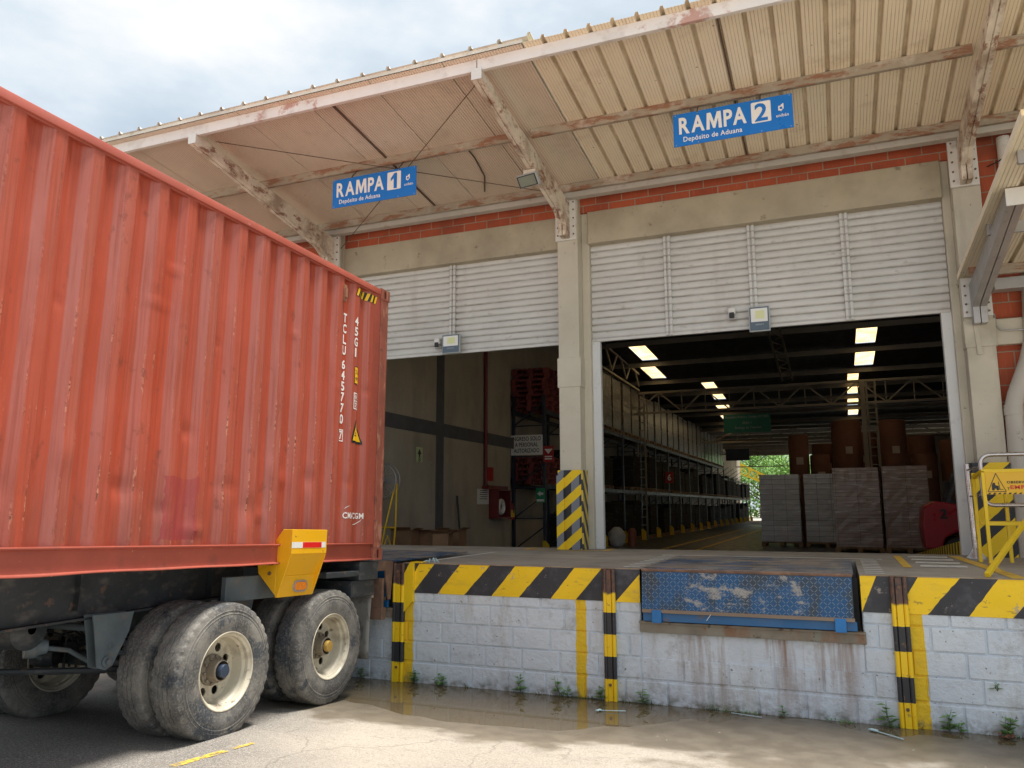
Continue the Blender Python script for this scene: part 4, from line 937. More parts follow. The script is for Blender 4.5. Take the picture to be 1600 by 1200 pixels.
# ================================================================= SIGNS
RX, UZ = Vector((1, 0, 0)), Vector((0, 0, 1))
def ramp_sign(x0, x1, z0, z1, digit, rods, label):
    Y = 9.0
    o = empty('ramp_sign', label, 'sign', 'blue ramp signs hanging from the canopy', ((x0 + x1) / 2, Y, z0)); L = -Vector(o.location)
    def bl(mb, nm, m_, **k): q = mb.build(nm, m_, o, **k); q.location = L; return q
    W, H = x1 - x0, z1 - z0
    b = MB(); b.box(x0, x1, Y, Y + .012, z0, z1); bl(b, 'board', M_sign, bevel=.002)
    X = lambda f: x0 + f * W
    Z = lambda f: z1 - f * H
    t = MB(); text_letters(t, 'RAMPA', (X(.05), Y - .002, Z(.64)), RX, UZ, .575 * W, .51 * H, .03)
    bl(t, 'main_lettering', M_signw); t = MB()
    text_fit(t, 'Depósito de Aduana', (X(.085), Y - .002, Z(.93)), RX, UZ, .50 * W, .20 * H, .015)
    bl(t, 'small_lettering', M_signw); t = MB()
    # logo: little square spiral above a word
    lx, lz, u = X(.885), Z(.45), .0145
    for (a, b_, c_, d) in ((0, 1, 0, 4), (1, 3, 0, 1), (1, 2, 3, 4), (2, 3, 3, 5), (3, 4, 1, 5.6), (1.6, 2.2, -.8, 0)):
        t.add([Vector((lx + a * u, Y - .002, lz + c_ * u)), Vector((lx + b_ * u, Y - .002, lz + c_ * u)), Vector((lx + b_ * u, Y - .002, lz + d * u)), Vector((lx + a * u, Y - .002, lz + d * u))], [(0, 1, 2, 3)])
    bl(t, 'logo', M_signw); t = MB()
    text_fit(t, 'unibán', (X(.865), Y - .002, Z(.64)), RX, UZ, .10 * W, .095 * H, .01)
    bl(t, 'logo_lettering', M_signw)
    p = MB(); rr_ = .015; pts = []
    bx0, bx1, bz0, bz1 = X(.665), X(.825), Z(.70), Z(.08)
    for cx, cz_, a0 in ((bx1 - rr_, bz1 - rr_, 0), (bx0 + rr_, bz1 - rr_, 90), (bx0 + rr_, bz0 + rr_, 180), (bx1 - rr_, bz0 + rr_, 270)):
        for j in range(5): a = R(a0 + j * 22.5); pts.append(Vector((cx + rr_ * math.cos(a), Y - .002, cz_ + rr_ * math.sin(a))))
    p.add(pts, [tuple(range(20))]); bl(p, 'digit_panel', M_signw)
    d = MB(); dw = .66
    if digit == '1':
        px_ = bx0 + (bx1 - bx0) * .5; pw = (bx1 - bx0) * .12; zt_ = bz1 - (bz1 - bz0) * .08; zb_ = bz0 + (bz1 - bz0) * .06
        for poly in ([(px_ - pw * .2, zb_), (px_ + pw * 1.8, zb_), (px_ + pw * 1.8, zt_), (px_ + pw * .2, zt_), (px_ - pw * .2, zt_ - .012)], [(px_ - pw * .2, zt_ - .012), (px_ - pw * .2, zt_ - .075), (px_ - pw * 2.0, zt_ - .115), (px_ - pw * 2.0, zt_ - .07)]):
            d.add([Vector((x, Y - .004, z)) for x, z in poly], [tuple(range(len(poly)))])
    else:
        text_fit(d, digit, (bx0 + (bx1 - bx0) * (1 - dw) / 2, Y - .004, bz0 + (bz1 - bz0) * .06), RX, UZ, (bx1 - bx0) * dw, (bz1 - bz0) * .86, .02)
    bl(d, 'digit', M_sign)
    r = MB()
    for rx in rods: r.tube([(rx, Y - .004, z1 - .015), (rx, Y + .02, z1 + .03), (rx, 9.13, cz(9.12) - .12)], .009, 8)
    bl(r, 'hanger_rod', M_brown)
    s = MB()
    for rx in list(rods) + [x0 + .03, x1 - .03]:
        for zz in (z0 + .018, z1 - .018): s.lathe([(.007, 0), (.005, .004)], Matrix.Translation((rx, Y, zz)) @ Matrix.Rotation(R(-90), 4, 'Z'), 8, capb=True)
    bl(s, 'rivets', M_galv)
ramp_sign(-6.44, -5.08, 4.222, 4.642, '1', (-6.12, -5.36), 'smaller looking blue RAMPA 1 sign over the left bay')
ramp_sign(-1.56, -.20, 4.255, 4.668, '2', (-1.27, -.55), 'blue RAMPA 2 sign over the right bay')

# floodlights and cameras
def floodlight(x0, x1, z0, z1, Y, label, txt=True):
    o = empty('floodlight', label, 'floodlight', 'floodlights on the shutters', ((x0 + x1) / 2, Y, z0)); L = -Vector(o.location)
    def bl(mb, nm, m_, **k): q = mb.build(nm, m_, o, **k); q.location = L; return q
    W, H = x1 - x0, z1 - z0
    a = MB(); a.box(x0, x1, Y, Y + .05, z0, z1); bl(a, 'rim', M_caseg, bevel=.008)
    a = MB(); a.box(x0 + .012, x1 - .012, Y - .006, Y + .01, z0 + .015, z1 - .012); bl(a, 'face', M_case, bevel=.004)
    lx0, lx1, lz0, lz1 = x0 + .028, x1 - .028, z0 + H * .38, z1 - .03
    ix0, ix1, iz0, iz1 = x0 + W * .32, x1 - W * .26, z0 + H * .50, z1 - H * .18
    a = MB(); A_ = [Vector(p) for p in ((lx0, Y - .009, lz0), (lx1, Y - .009, lz0), (lx1, Y - .009, lz1), (lx0, Y - .009, lz1), (ix0, Y - .0065, iz0), (ix1, Y - .0065, iz0), (ix1, Y - .0065, iz1), (ix0, Y - .0065, iz1))]
    a.add(A_, [(0, 1, 5, 4), (1, 2, 6, 5), (2, 3, 7, 6), (3, 0, 4, 7)]); bl(a, 'reflector', M_lens)
    a = MB(); a.add([p + Vector((0, -.001, 0)) for p in A_[4:]], [(0, 1, 2, 3)]); bl(a, 'led_panel', M_led)
    if txt: a = MB(); text_fit(a, 'GENULT', (x0 + W * .3, Y - .008, z0 + H * .24), RX, UZ, W * .4, H * .06, .02); bl(a, 'lettering', M_caseg)
    a = MB(); a.tube([(x0 + W / 2, Y + .05, z0 + H / 2), (x0 + W / 2, 11.1, z0 + H / 2 + .03)], .018, 8); bl(a, 'mounting_arm', M_black)
floodlight(-.975, -.70, 2.35, 2.70, 11.0, 'square floodlight on the edge of the wide shutter under RAMPA 2')
floodlight(-5.69, -5.375, 2.405, 2.715, 11.0, 'square floodlight on the edge of the narrow shutter under RAMPA 1')
o = empty('floodlight', 'slim tilted floodlight fixed under the middle rusty bracket beam', 'floodlight', loc=(-3.58, 9.4, 4.3)); L = -Vector(o.location)
M4 = Matrix.Translation((-3.53, 9.25, 4.27)) @ Matrix.Rotation(R(-12), 4, 'Z') @ Matrix.Rotation(R(38), 4, 'X')
a = MB(); a.box(-.15, .15, -.03, .03, -.085, .085, M=M4); q = a.build('housing', M_caseg, o, bevel=.006); q.location = L
a = MB(); a.box(-.125, .125, -.034, -.0305, -.065, .065, M=M4); q = a.build('glass', mat('greenish_lamp_glass', (.22, .25, .20), rough=.15), o); q.location = L
a = MB(); a.box(-.142, .142, -.0325, -.0302, -.078, .078, M=M4); q = a.build('gasket', M_black, o); q.location = L
a = MB(); a.box(-3.61, -3.44, 9.28, 9.42, 4.36, 4.43); q = a.build('mount_bracket', M_rustbeam, o); q.location = L
def camera_box(x, z, label):
    o = empty('security_camera', label, 'camera', 'small cameras beside the floodlights', (x, 11.0, z)); L = -Vector(o.location)
    def bl(mb, nm, m_, **k): q = mb.build(nm, m_, o, **k); q.location = L; return q
    a = MB(); a.box(x - .045, x + .045, 11.0, 11.12, z - .01, z + .085); bl(a, 'housing', M_white, bevel=.012)
    a = MB(); a.box(x - .034, x + .034, 10.99, 11.02, z - .06, z + .02); bl(a, 'lens', M_black, bevel=.01)
    a = MB(); a.box(x - .055, x + .06, 11.05, 11.12, z - .07, z - .055); bl(a, 'base', M_galv)
camera_box(-1.20, 2.63, 'small white and black camera left of the floodlight on the wide shutter')
camera_box(-5.79, 2.585, 'small dark camera left of the floodlight on the narrow shutter')

# ================================================================= RIGHT SIDE
cg = empty('column_guard', 'black yellow and grey chevron boards around the middle column foot', 'column guard', loc=(-3.5, 10.84, ZP))
a = MB(); a.box(-3.70, -3.352, 10.800, 10.838, ZP, .515); a.box(-3.715, -3.60, 10.775, 10.799, ZP, .44); q = a.build('front_board', M_st_front, cg, bevel=.004); q.location = -Vector(cg.location)
a = MB(); a.box(-3.351, -3.325, 10.800, 11.04, ZP, .515); q = a.build('side_board', M_st_side, cg, bevel=.004); q.location = -Vector(cg.location)
cg = empty('column_guard', 'black and yellow chevron boards on the right column behind the yellow barrier', 'column guard', loc=(1.72, 10.84, ZP))
a = MB(); a.box(1.50, 1.895, 10.80, 10.838, ZP, .50); q = a.build('front_board', M_st_right, cg, bevel=.004); q.location = -Vector(cg.location)
a = MB(); a.box(1.48, 1.499, 10.82, 11.10, ZP, .50); q = a.build('side_board', M_st_right, cg, bevel=.004); q.location = -Vector(cg.location)

gr = empty('guard_rail', 'looped stainless guard rail on a flanged post at the right edge', 'railing', loc=(1.44, 10.6, ZP)); L = -Vector(gr.location)
Yr = 10.45
a = MB(); a.tube([(1.415, Yr, ZP), (1.40, Yr, .47)], .026, 12); q = a.build('post', M_stain, gr, smooth=True); q.location = L
a = MB()
for ang in (0, 90, 180, 270):
    d = Vector((math.cos(R(ang + 20)), math.sin(R(ang + 20)), 0)); c_ = Vector((1.415, Yr, ZP)); s_ = Vector((-d.y, d.x, 0)) * .004
    a.prism([c_ + d * .02 - s_, c_ + d * .11 - s_, c_ + d * .11 - s_ + UZ * .015, c_ + d * .02 - s_ + UZ * .13], s_ * 2)
a.box(1.335, 1.495, Yr - .08, Yr + .08, ZP, ZP + .010); q = a.build('post_base', M_stain, gr); q.location = L
lp = []
for (cx, cz_, a0) in ((1.61, .47, 90), ): pass
Yl = 9.7
def arc(cx, cz_, r, a0, a1, n=7): return [(cx + r * math.cos(R(a0 + (a1 - a0) * i / n)), Yl, cz_ + r * math.sin(R(a0 + (a1 - a0) * i / n))) for i in range(n + 1)]
path = [(3.4, Yl, .53)] + arc(1.53, .43, .10, 90, 180) + arc(1.53, .10, .10, 180, 270) + [(3.4, Yl, .0)]
a = MB(); a.tube(path, .022, 12); q = a.build('loop', M_stain, gr, smooth=True); q.location = L
a = MB(); a.tube([(1.43, Yl, .40), (1.41, Yl + .35, .40), (1.40, Yr, .40)], .012, 8); a.tube([(1.43, Yl, .12), (1.41, Yl + .35, .1), (1.41, Yr, .1)], .012, 8); q = a.build('connector', M_stain, gr); q.location = L
a = MB(); a.tube([(3.0, Yl, .53), (3.0, Yl, ZP)], .024, 12); q = a.build('post', M_stain, gr, smooth=True); q.location = L

bg = empty('yellow_barrier', 'tubular yellow pedestrian barrier with a forklift warning board', 'barrier', loc=(1.6, 9.3, ZP)); L = -Vector(bg.location)
def bb(mb, nm, m_, **k): q = mb.build(nm, m_, bg, **k); q.location = L; return q
Yb = 9.3; T = .034
for x in (1.385, 2.15):
    a = MB(); a.bar((x, Yb, ZP), (x, Yb, .345), T, T, (0, 1, 0)); bb(a, 'leg', M_yel, bevel=.004)
for x in (1.375, 1.66, 1.90, 2.15):
    a = MB(); a.bar((x, Yb + .55, ZP), (x, Yb + .55, .345), T, T, (0, 1, 0)); bb(a, 'leg', M_yel, bevel=.004)
a = MB()
a.bar((1.368, Yb, .345), (2.5, Yb, .345), T, T); a.bar((1.368, Yb + .55, .30), (2.5, Yb + .55, .30), T, T); a.bar((1.40, Yb, -.185), (2.5, Yb, -.185), T, T); a.bar((1.40, Yb + .55, -.185), (2.5, Yb + .55, -.185), T, T)
a.bar((1.385, Yb, .345), (1.375, Yb + .55, .30), T, T); bb(a, 'rail', M_yel, bevel=.004)
a = MB(); a.bar((1.73, 9.25, -.13), (1.125, 7.80, ZP + .02), .04, .04); bb(a, 'diagonal_brace', M_yel, bevel=.004)
a = MB(); a.bar((1.385, Yb - .015, ZP + .015), (1.30, 8.4, ZP + .015), .04, .03); bb(a, 'foot', M_marky)
a = MB(); a.box(1.402, 2.4, Yb - .020, Yb - .012, .108, .328); bb(a, 'sign_board', mat('amber_sign_board', (.85, .50, .02), rough=.4, var=.03))
a = MB(); ox, oz, Ys = 1.41, .125, Yb - .0225
def quad(mb, pts, y=Ys, mi=0): mb.add([Vector((x, y, z)) for x, z in pts], [tuple(range(len(pts)))], mi)
def seg(mb, x0, z0, x1, z1, w_=.006, mi=0):
    d = Vector((x1 - x0, z1 - z0)).normalized() * w_ / 2; n_ = (-d.y, d.x)
    quad(mb, [(x0 - n_[0], z0 - n_[1]), (x1 - n_[0], z1 - n_[1]), (x1 + n_[0], z1 + n_[1]), (x0 + n_[0], z0 + n_[1])], mi=mi)
for s_ in ((1.415, .135, 1.495, .318), (1.495, .318, 1.575, .135), (1.415, .135, 1.575, .135)): seg(a, *s_)
quad(a, [(1.452, .165), (1.512, .165), (1.512, .192), (1.485, .20), (1.482, .225), (1.462, .225), (1.452, .195)])
for cx in (1.463, 1.503): quad(a, [(cx + .013 * math.cos(R(t_)), .160 + .013 * math.sin(R(t_))) for t_ in range(0, 360, 30)], y=Ys - .001)
seg(a, 1.522, .155, 1.512, .235, .006); seg(a, 1.520, .158, 1.552, .158, .005)
text_fit(a, 'OBSERVE EL TR', (1.585, Ys, .215), RX, UZ, .30, .026, .03); text_fit(a, 'Y', (1.585, Ys, .15), RX, UZ, .022, .03, .03)
for i in range(22): x_ = 1.41 + i * .045; quad(a, [(x_, .110), (x_ + .02, .110), (x_ + .032, .124), (x_ + .012, .124)])
bb(a, 'pictogram', M_text)
a = MB(); text_fit(a, 'EMPUJE', (1.612, Ys, .148), RX, UZ, .235, .05, .035)
bb(a, 'red_lettering', M_textred)
a = MB(); quad(a, [(1.765, .27), (1.83, .27), (1.83, .32), (1.765, .32)]); bb(a, 'red_emblem', M_textred)

kb = MB(); kb.prism([(1.42, 11.4, ZP - .02), (1.42, 19, -1.25), (1.42, 19, -1.02), (1.42, 11.4, -.43)], (.08, 0, 0))
tag(kb.build('ramp_kerb', M_kerb), 'low black and yellow striped kerb beside the ramp at the foot of the right jamb', 'kerb')
dp = empty('downpipe', 'fat beige rainwater pipe bent down beside the right column', 'pipe', loc=(2.0, 10.9, ZP)); L = -Vector(dp.location)
a = MB(); a.tube([(2.34, 10.92, 2.9), (2.30, 10.9, 2.45), (2.27, 10.88, 1.95), (2.20, 10.87, 1.70), (2.04, 10.86, 1.30), (2.00, 10.86, 1.15), (1.985, 10.86, .4), (1.985, 10.86, ZP)], .095, 18); q = a.build('pipe', M_pipe, dp, smooth=True); q.location = L
a = MB(); a.tube([(1.995, 10.86, 1.05), (2.0, 10.86, 1.17)], .103, 18); q = a.build('pipe_collar', M_pipe, dp, smooth=True); q.location = L
dp = empty('downpipe', 'short white pipe on the brickwork above the lower canopy', 'pipe', loc=(2.2, 10.9, 4.2)); L = -Vector(dp.location)
a = MB(); a.tube([(2.19, 10.93, 3.0), (2.19, 10.93, 4.55)], .075, 16); q = a.build('pipe', M_white, dp, smooth=True); q.location = L
a = MB(); a.tube([(2.0, 10.98, 4.22), (2.10, 10.90, 4.23), (2.19, 10.85, 4.27), (2.27, 10.9, 4.30)], .008, 6); q = a.build('cable', M_black, dp); q.location = L
cd = MB(); cd.tube([(1.90, 10.87, 2.30), (1.905, 10.86, 2.16), (1.96, 10.86, 2.09), (2.05, 10.86, 2.08), (3.0, 10.86, 2.08)], .010, 8)
tag(cd.build('conduit', M_galv, smooth=True), 'thin grey conduit curving from the plate on the right column', 'conduit')

# ================================================================= CONTAINER
def euler_m(z, x, y):
    return Matrix.Rotation(z, 4, 'Z') @ Matrix.Rotation(x, 4, 'X') @ Matrix.Rotation(y, 4, 'Y')
YAW, PIT, ROL = R(-.26654407), R(-2.049146), R(-.75847698)
TC = Vector((-4.43682722, 7.26708061, -0.53567854))
MC = Matrix.Translation(TC) @ euler_m(YAW, PIT, ROL)
MT = Matrix.Translation(TC) @ euler_m(YAW, PIT, 0)
ct = empty('shipping_container', 'long faded red corrugated shipping container on the semi-trailer', 'shipping container'); ct.matrix_world = MC
LEN, WID, HGT = 12.19, 2.438, 2.896
PITCH, YREF = .2855, -.276       # right edge of an outer face
def corr(y):
    """depth of the corrugated panel at y: outer 0, inner -.036"""
    u = ((YREF - y) % PITCH)
    a, b, c_ = .082, .150, .217
    if u < a: return 0.0
    if u < b: return -.036 * (u - a) / (b - a)
    if u < c_: return -.036
    return -.036 * (1 - (u - c_) / (PITCH - c_))
DENTS = [(-2.05, .45, .09, .10, -.016), (-1.62, .72, .06, .06, .012), (-3.5, 1.2, .25, .3, -.006), (-1.9, .40, .05, .04, .012), (-.36, 1.72, .05, .03, -.012), (-2.62, .28, .10, .03, .014), (-3.15, 1.9, .12, .02, .008), (-1.55, 2.05, .02, .012, .012), (-5, .8, .3, .3, -.012), (-2.3, .62, .12, .05, -.010), (-.9, 1.66, .04, .012, .008), (-2.75, 1.0, .05, .05, -.014), (-3.3, .55, .10, .06, -.016), (-3.75, .75, .06, .12, .014), (-2.5, 1.75, .03, .02, -.012), (-1.25, .75, .05, .07, -.013), (-1.8, .8, .03, .10, .010), (-4.2, .5, .09, .08, -.015), (-2.95, .42, .05, .05, -.013), (-3.0, 2.2, .06, .02, .009), (-3.9, 1.7, .03, .03, -.010), (-.65, .75, .04, .05, -.009)]
def side_x(y, z):
    # corrugations fade into the top and bottom rails
    d = corr(y) - .010
    d += .006 * mnoise.noise(Vector((y * 1.3, z * 1.1, 5))) + .004 * mnoise.noise(Vector((y * 3.1, z * 2.4, 9))) + .0015 * mnoise.noise(Vector((y * 6, z * 2, 1)))
    for (a, b, sa, sb, h) in DENTS:
        e = ((y - a) / sa) ** 2 + ((z - b) / sb) ** 2
        if e < 9: d += h * math.exp(-e)
    return d
ylist = []; y = YREF
brk = [0, .041, .082, .105, .128, .150, .184, .217, .24, .262]
k_ = 0
while YREF - k_ * PITCH > -LEN + .45:
    for b in brk: ylist.append(YREF - k_ * PITCH - b)
    k_ += 1
zl = [.160 + (2.80 - .160) * i / 70 for i in range(71)]
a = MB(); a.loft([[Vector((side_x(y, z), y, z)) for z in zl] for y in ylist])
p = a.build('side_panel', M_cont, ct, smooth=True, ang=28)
a = MB(); yp = ylist[0]; a.box(-.05, -.009, yp - .002, -.16, .16, 2.82); a.build('side_panel_end', M_contd, ct)
# rails
def rail(name, prof, wob=.0, n=90):
    k = MB(); rows = []
    for i in range(n + 1):
        y = -LEN + .16 + (LEN - .34) * i / n
        rows.append([Vector((x + wob * .5 * mnoise.noise(Vector((y * 2.1, 3, 0))) * w_, y, z + wob * w_ * mnoise.noise(Vector((y * 1.4, 0, 7))))) for x, z, w_ in prof])
    k.loft(rows, close=True); return k.build(name, M_contd, ct, smooth=True, ang=30)
rail('top_rail', [(.0, 2.815, 0), (.004, 2.82, 0), (.004, 2.872, 0), (.0, 2.880, 0), (-.06, 2.880, 0), (-.06, 2.80, 0), (-.012, 2.80, 0), (-.010, 2.812, 0)], .004)
rail('bottom_rail', [(-.012, .158, 0), (-.012, .168, 0), (.004, .168, .3), (.007, .160, .3), (.003, .152, .3), (-.022, .146, .2), (-.026, .03, .4), (-.022, .014, 1), (.004, .008, 1.6), (.007, .001, 1.8), (.002, -.004, 1.8), (-.05, -.004, 1), (-.06, .158, 0)], .008)
cb = MB(); cb.box(-.16, -.002, -.155, -.012, .118, 2.778); cb.box(-.10, .001, -.150, -.118, .118, 2.778); cb.box(-.10, .001, -.048, -.016, .118, 2.778)
cb.build('corner_post', M_post_c, ct, bevel=.003)
def casting(x0, y0, z0):
    # x0: outer face x ; y0: outer (rear) end ; z0: bottom
    w_, l_, h_ = .162, .178, .118
    hole = [(y0 - l_ / 2 + .026 * math.cos(t_), z0 + h_ / 2 + (.022 if 0 <= t_ < math.pi else -.022) + .026 * math.sin(t_)) for t_ in [2 * math.pi * i / 20 for i in range(20)]]
    pts, fs = curve2d([[(y0 - l_, z0), (y0, z0), (y0, z0 + h_), (y0 - l_, z0 + h_)], hole], .005)
    k = MB(); s_ = 1 if x0 > -1 else -1
    k.add([Vector((x0 - s_ * .005 + s_ * p.z, p.x, p.y)) for p in pts], fs)
    xi = x0 - s_ * w_; 
    k.box(x0 - s_ * .03, xi, y0 - l_, y0, z0, z0 + h_)
    k.box(x0 - s_ * .0102, x0 - s_ * .03, y0 - l_, y0, z0, z0 + .02); k.box(x0 - s_ * .0102, x0 - s_ * .03, y0 - l_, y0, z0 + h_ - .02, z0 + h_)
    k.box(x0 - s_ * .0102, x0 - s_ * .03, y0 - l_, y0 - l_ + .05, z0 + .02, z0 + h_ - .02); k.box(x0 - s_ * .0102, x0 - s_ * .03, y0 - .05, y0, z0 + .02, z0 + h_ - .02)
    k.build('corner_casting', M_post_c, ct, bevel=.004)
for xx in (.006, -WID - .006):
    for yy in (0, -LEN + .178):
        for zz in (-.004, HGT - .118): casting(xx, yy, zz)
k = MB(); k.box(-.162, -.02, -LEN, -LEN + .15, .118, 2.778); k.box(-WID, -WID + .16, -.15, 0, .118, 2.778); k.box(-WID, -WID + .16, -LEN, -LEN + .15, .118, 2.778); k.build('corner_post', M_contd, ct)
k = MB(); n_ = 160
k.loft([[Vector((-WID + .01 + (.036 if int(j) % 4 < 2 else 0), -LEN + .15 + (LEN - .3) * j / n_, z)) for j in range(n_ + 1)] for z in (.1, 2.85)]); k.box(-WID, -WID + .05, -LEN + .15, -.15, 0, .16); k.box(-WID, -WID + .06, -LEN + .15, -.15, 2.8, 2.88); k.build('far_side_panel', M_contd, ct)
k = MB(); k.box(-WID + .06, -.06, -LEN + .1, -.05, 2.83, 2.868); k.build('roof_panel', M_contd, ct)
k = MB(); k.box(-WID + .06, -.06, -LEN + .1, -.05, .13, .16)
for i in range(38): yy = -.4 - i * .31; k.box(-WID + .06, -.06, yy, yy + .045, .02, .13)
k.build('floor_crossmembers', M_contd, ct)
k = MB(); k.box(-WID + .16, -.16, -LEN + .03, -LEN + .06, .1, 2.8); k.build('front_wall', M_contd, ct)
for i, (xa, xb) in enumerate(((-2.27, -1.225), (-1.215, -.16))):
    k = MB(); k.box(xa, xb, -.06, -.02, .12, 2.78); dr = k.build('door', M_contd, ct)
    k = MB()
    for dx in (.25, .8): k.tube([(xa + dx, .02, .1), (xa + dx, .02, 2.8)], .017, 8)
    k.build('locking_bar', M_galv, dr)
k = MB(); k.box(-WID + .16, -.16, -.12, 0, 0, .118); k.box(-WID + .16, -.16, -.12, 0, 2.78, 2.88); k.build('door_header', M_contd, ct)

def conform(pts, fs, lift):
    """lay flat (y,z) shapes on the corrugated side, cut at every crease"""
    bm = bmesh.new(); vs_ = [bm.verts.new((0, p[0], p[1])) for p in pts]
    for f in fs:
        try: bm.faces.new([vs_[i] for i in f])
        except ValueError: pass
    lo = min(p[0] for p in pts); hi = max(p[0] for p in pts)
    for y in ylist:
        if lo < y < hi:
            bmesh.ops.bisect_plane(bm, geom=bm.verts[:] + bm.edges[:] + bm.faces[:], plane_co=(0, y, 0), plane_no=(0, 1, 0), dist=1e-6)
    zlo = min(p[1] for p in pts); zhi = max(p[1] for p in pts); z = math.ceil(zlo / .03) * .03
    while z < zhi: bmesh.ops.bisect_plane(bm, geom=bm.verts[:] + bm.edges[:] + bm.faces[:], plane_co=(0, 0, z), plane_no=(0, 0, 1), dist=1e-6); z += .03
    bm.verts.index_update(); bm.verts.ensure_lookup_table()
    v2 = [Vector((side_x(min(v.co.y, ylist[0]), v.co.z) + lift, v.co.y, v.co.z)) for v in bm.verts]; f2 = [tuple(v.index for v in f.verts) for f in bm.faces]
    bm.free(); return v2, f2
def decal_text(mb, s, y0, z0, w_, h, off=.02, lift=.0022):
    pts, fs = raw_text(s, off)
    ax = min(p.x for p in pts); bx2 = max(p.x for p in pts); ay = min(p.y for p in pts); by = max(p.y for p in pts)
    pp = [(y0 + (p.x - ax) / (bx2 - ax) * w_, z0 + (p.y - ay) / (by - ay) * h) for p in pts]
    mb.add(*conform(pp, fs, lift))
def decal_poly(mb, poly, lift=.0022, mi=0): v_, f_ = conform(poly, [tuple(range(len(poly)))], lift); mb.add(v_, f_, mi)
def decal_frame(mb, y0, y1, z0, z1, t_, lift=.0022):
    for q in (((y0, z0), (y1, z0), (y1, z0 + t_), (y0, z0 + t_)), ((y0, z1 - t_), (y1, z1 - t_), (y1, z1), (y0, z1)), ((y0, z0 + t_), (y0 + t_, z0 + t_), (y0 + t_, z1 - t_), (y0, z1 - t_)), ((y1 - t_, z0 + t_), (y1, z0 + t_), (y1, z1 - t_), (y1 - t_, z1 - t_))): decal_poly(mb, q, lift)
k = MB(); z = 2.46
for i, ch in enumerate('TCLU'): decal_text(k, ch, -.788, 2.46 - .1125 * i - .096, .062, .096, .03)
k.build('owner_code', M_textw, ct, fix=False); k = MB()
for i, ch in enumerate('645770'): decal_text(k, ch, -.790, 1.975 - .1105 * i - .096, .062, .096, .03)
k.build('serial_number', M_textw, ct, fix=False); k = MB()
decal_text(k, '7', -.780, 1.170, .045, .086, .02); decal_frame(k, -.800, -.722, 1.152, 1.272, .010)
k.build('check_digit', M_textw, ct, fix=False)
k = MB()
for i, ch in enumerate('45G1'): decal_text(k, ch, -.628 + (.015 if ch == '1' else 0), 2.46 - .110 * i - .094, .058 if ch != '1' else .025, .094, .03)
k.build('type_lettering', M_textw, ct, fix=False)
k = MB(); decal_poly(k, [(-.605, 1.755), (-.50, 1.75), (-.50, 1.935), (-.605, 1.94)]); k.build('height_sticker_edge', M_black, ct, fix=False)
k = MB(); decal_poly(k, [(-.600, 1.765), (-.507, 1.76), (-.507, 1.927), (-.600, 1.93)], .0034); k.build('height_sticker', mat('sticker_yellow', (.88, .52, .01), rough=.45, var=.03), ct, fix=False)
k = MB(); decal_text(k, "2.9m", -.592, 1.86, .078, .045, .01, .0046); decal_text(k, "9'6\"", -.592, 1.785, .078, .045, .01, .0046); k.build('sticker_text', M_text, ct, fix=False)
k = MB(); decal_frame(k, -.612, -.50, 1.495, 1.665, .011); decal_poly(k, [(-.60, 1.575), (-.512, 1.575), (-.512, 1.585), (-.60, 1.585)]); decal_text(k, 'IC', -.592, 1.595, .07, .052, .02); decal_text(k, '70', -.592, 1.512, .07, .052, .02); k.build('code_frame', M_textw, ct, fix=False)
k = MB(); decal_poly(k, [(-.625, 1.155), (-.40, 1.155), (-.40, 1.18), (-.53, 1.395), (-.56, 1.395), (-.625, 1.20)]); k.build('warning_triangle_edge', M_black, ct, fix=False)
k = MB(); decal_poly(k, [(-.605, 1.178), (-.422, 1.178), (-.545, 1.372)], .0034); k.build('warning_triangle', MATS['sticker_yellow'], ct, fix=False)
k = MB(); decal_poly(k, [(-.583, 1.228), (-.52, 1.228), (-.52, 1.236), (-.583, 1.236)], .0046); decal_poly(k, [(-.575, 1.252), (-.53, 1.252), (-.53, 1.259), (-.575, 1.259)], .0046); k.build('sticker_text', M_text, ct, fix=False)
k = MB()
for i in range(6): y0 = -.60 + i * .064; decal_poly(k, [(y0 - .02, 2.69), (y0 + .012, 2.69), (y0 + .045, 2.775), (y0 + .013, 2.775)], .003)
k.build('hazard_tape', MATS['sticker_yellow'], ct, fix=False)
k = MB(); decal_poly(k, [(-.635, 2.688), (-.26, 2.688), (-.26, 2.777), (-.60, 2.777)], .0018); k.build('hazard_tape_black', M_black, ct, fix=False)
k = MB(); decal_text(k, 'CMA CGM', -.69, .405, .33, .060, .02)
def arcband(cy, cz_, r, a0, a1, t_):
    n_ = 14
    for i in range(n_):
        u0 = R(a0 + (a1 - a0) * i / n_); u1 = R(a0 + (a1 - a0) * (i + 1) / n_); tt = lambda q: t_ * math.sin(math.pi * min(1, max(0, q))) ; q0, q1 = i / n_, (i + 1) / n_
        decal_poly(k, [(cy + r * math.cos(u0), cz_ + r * .6 * math.sin(u0)), (cy + r * math.cos(u1), cz_ + r * .6 * math.sin(u1)), (cy + (r + tt(q1) + .001) * math.cos(u1), cz_ + (r + tt(q1) + .001) * .6 * math.sin(u1)), (cy + (r + tt(q0) + .001) * math.cos(u0), cz_ + (r + tt(q0) + .001) * .6 * math.sin(u0))])
arcband(-.53, .45, .17, 262, 335, .010); arcband(-.57, .46, .12, 105, 150, .008)
k.build('shipping_line_logo', M_textw, ct, fix=False)
k = MB(); k.box(-.012, .0, -.855, -.805, 2.56, 2.735); k.box(.0, .014, -.850, -.81, 2.60, 2.70); k.build('document_plate', mat('brown_plate', (.30, .14, .08), rough=.5, var=.2), ct, bevel=.003)

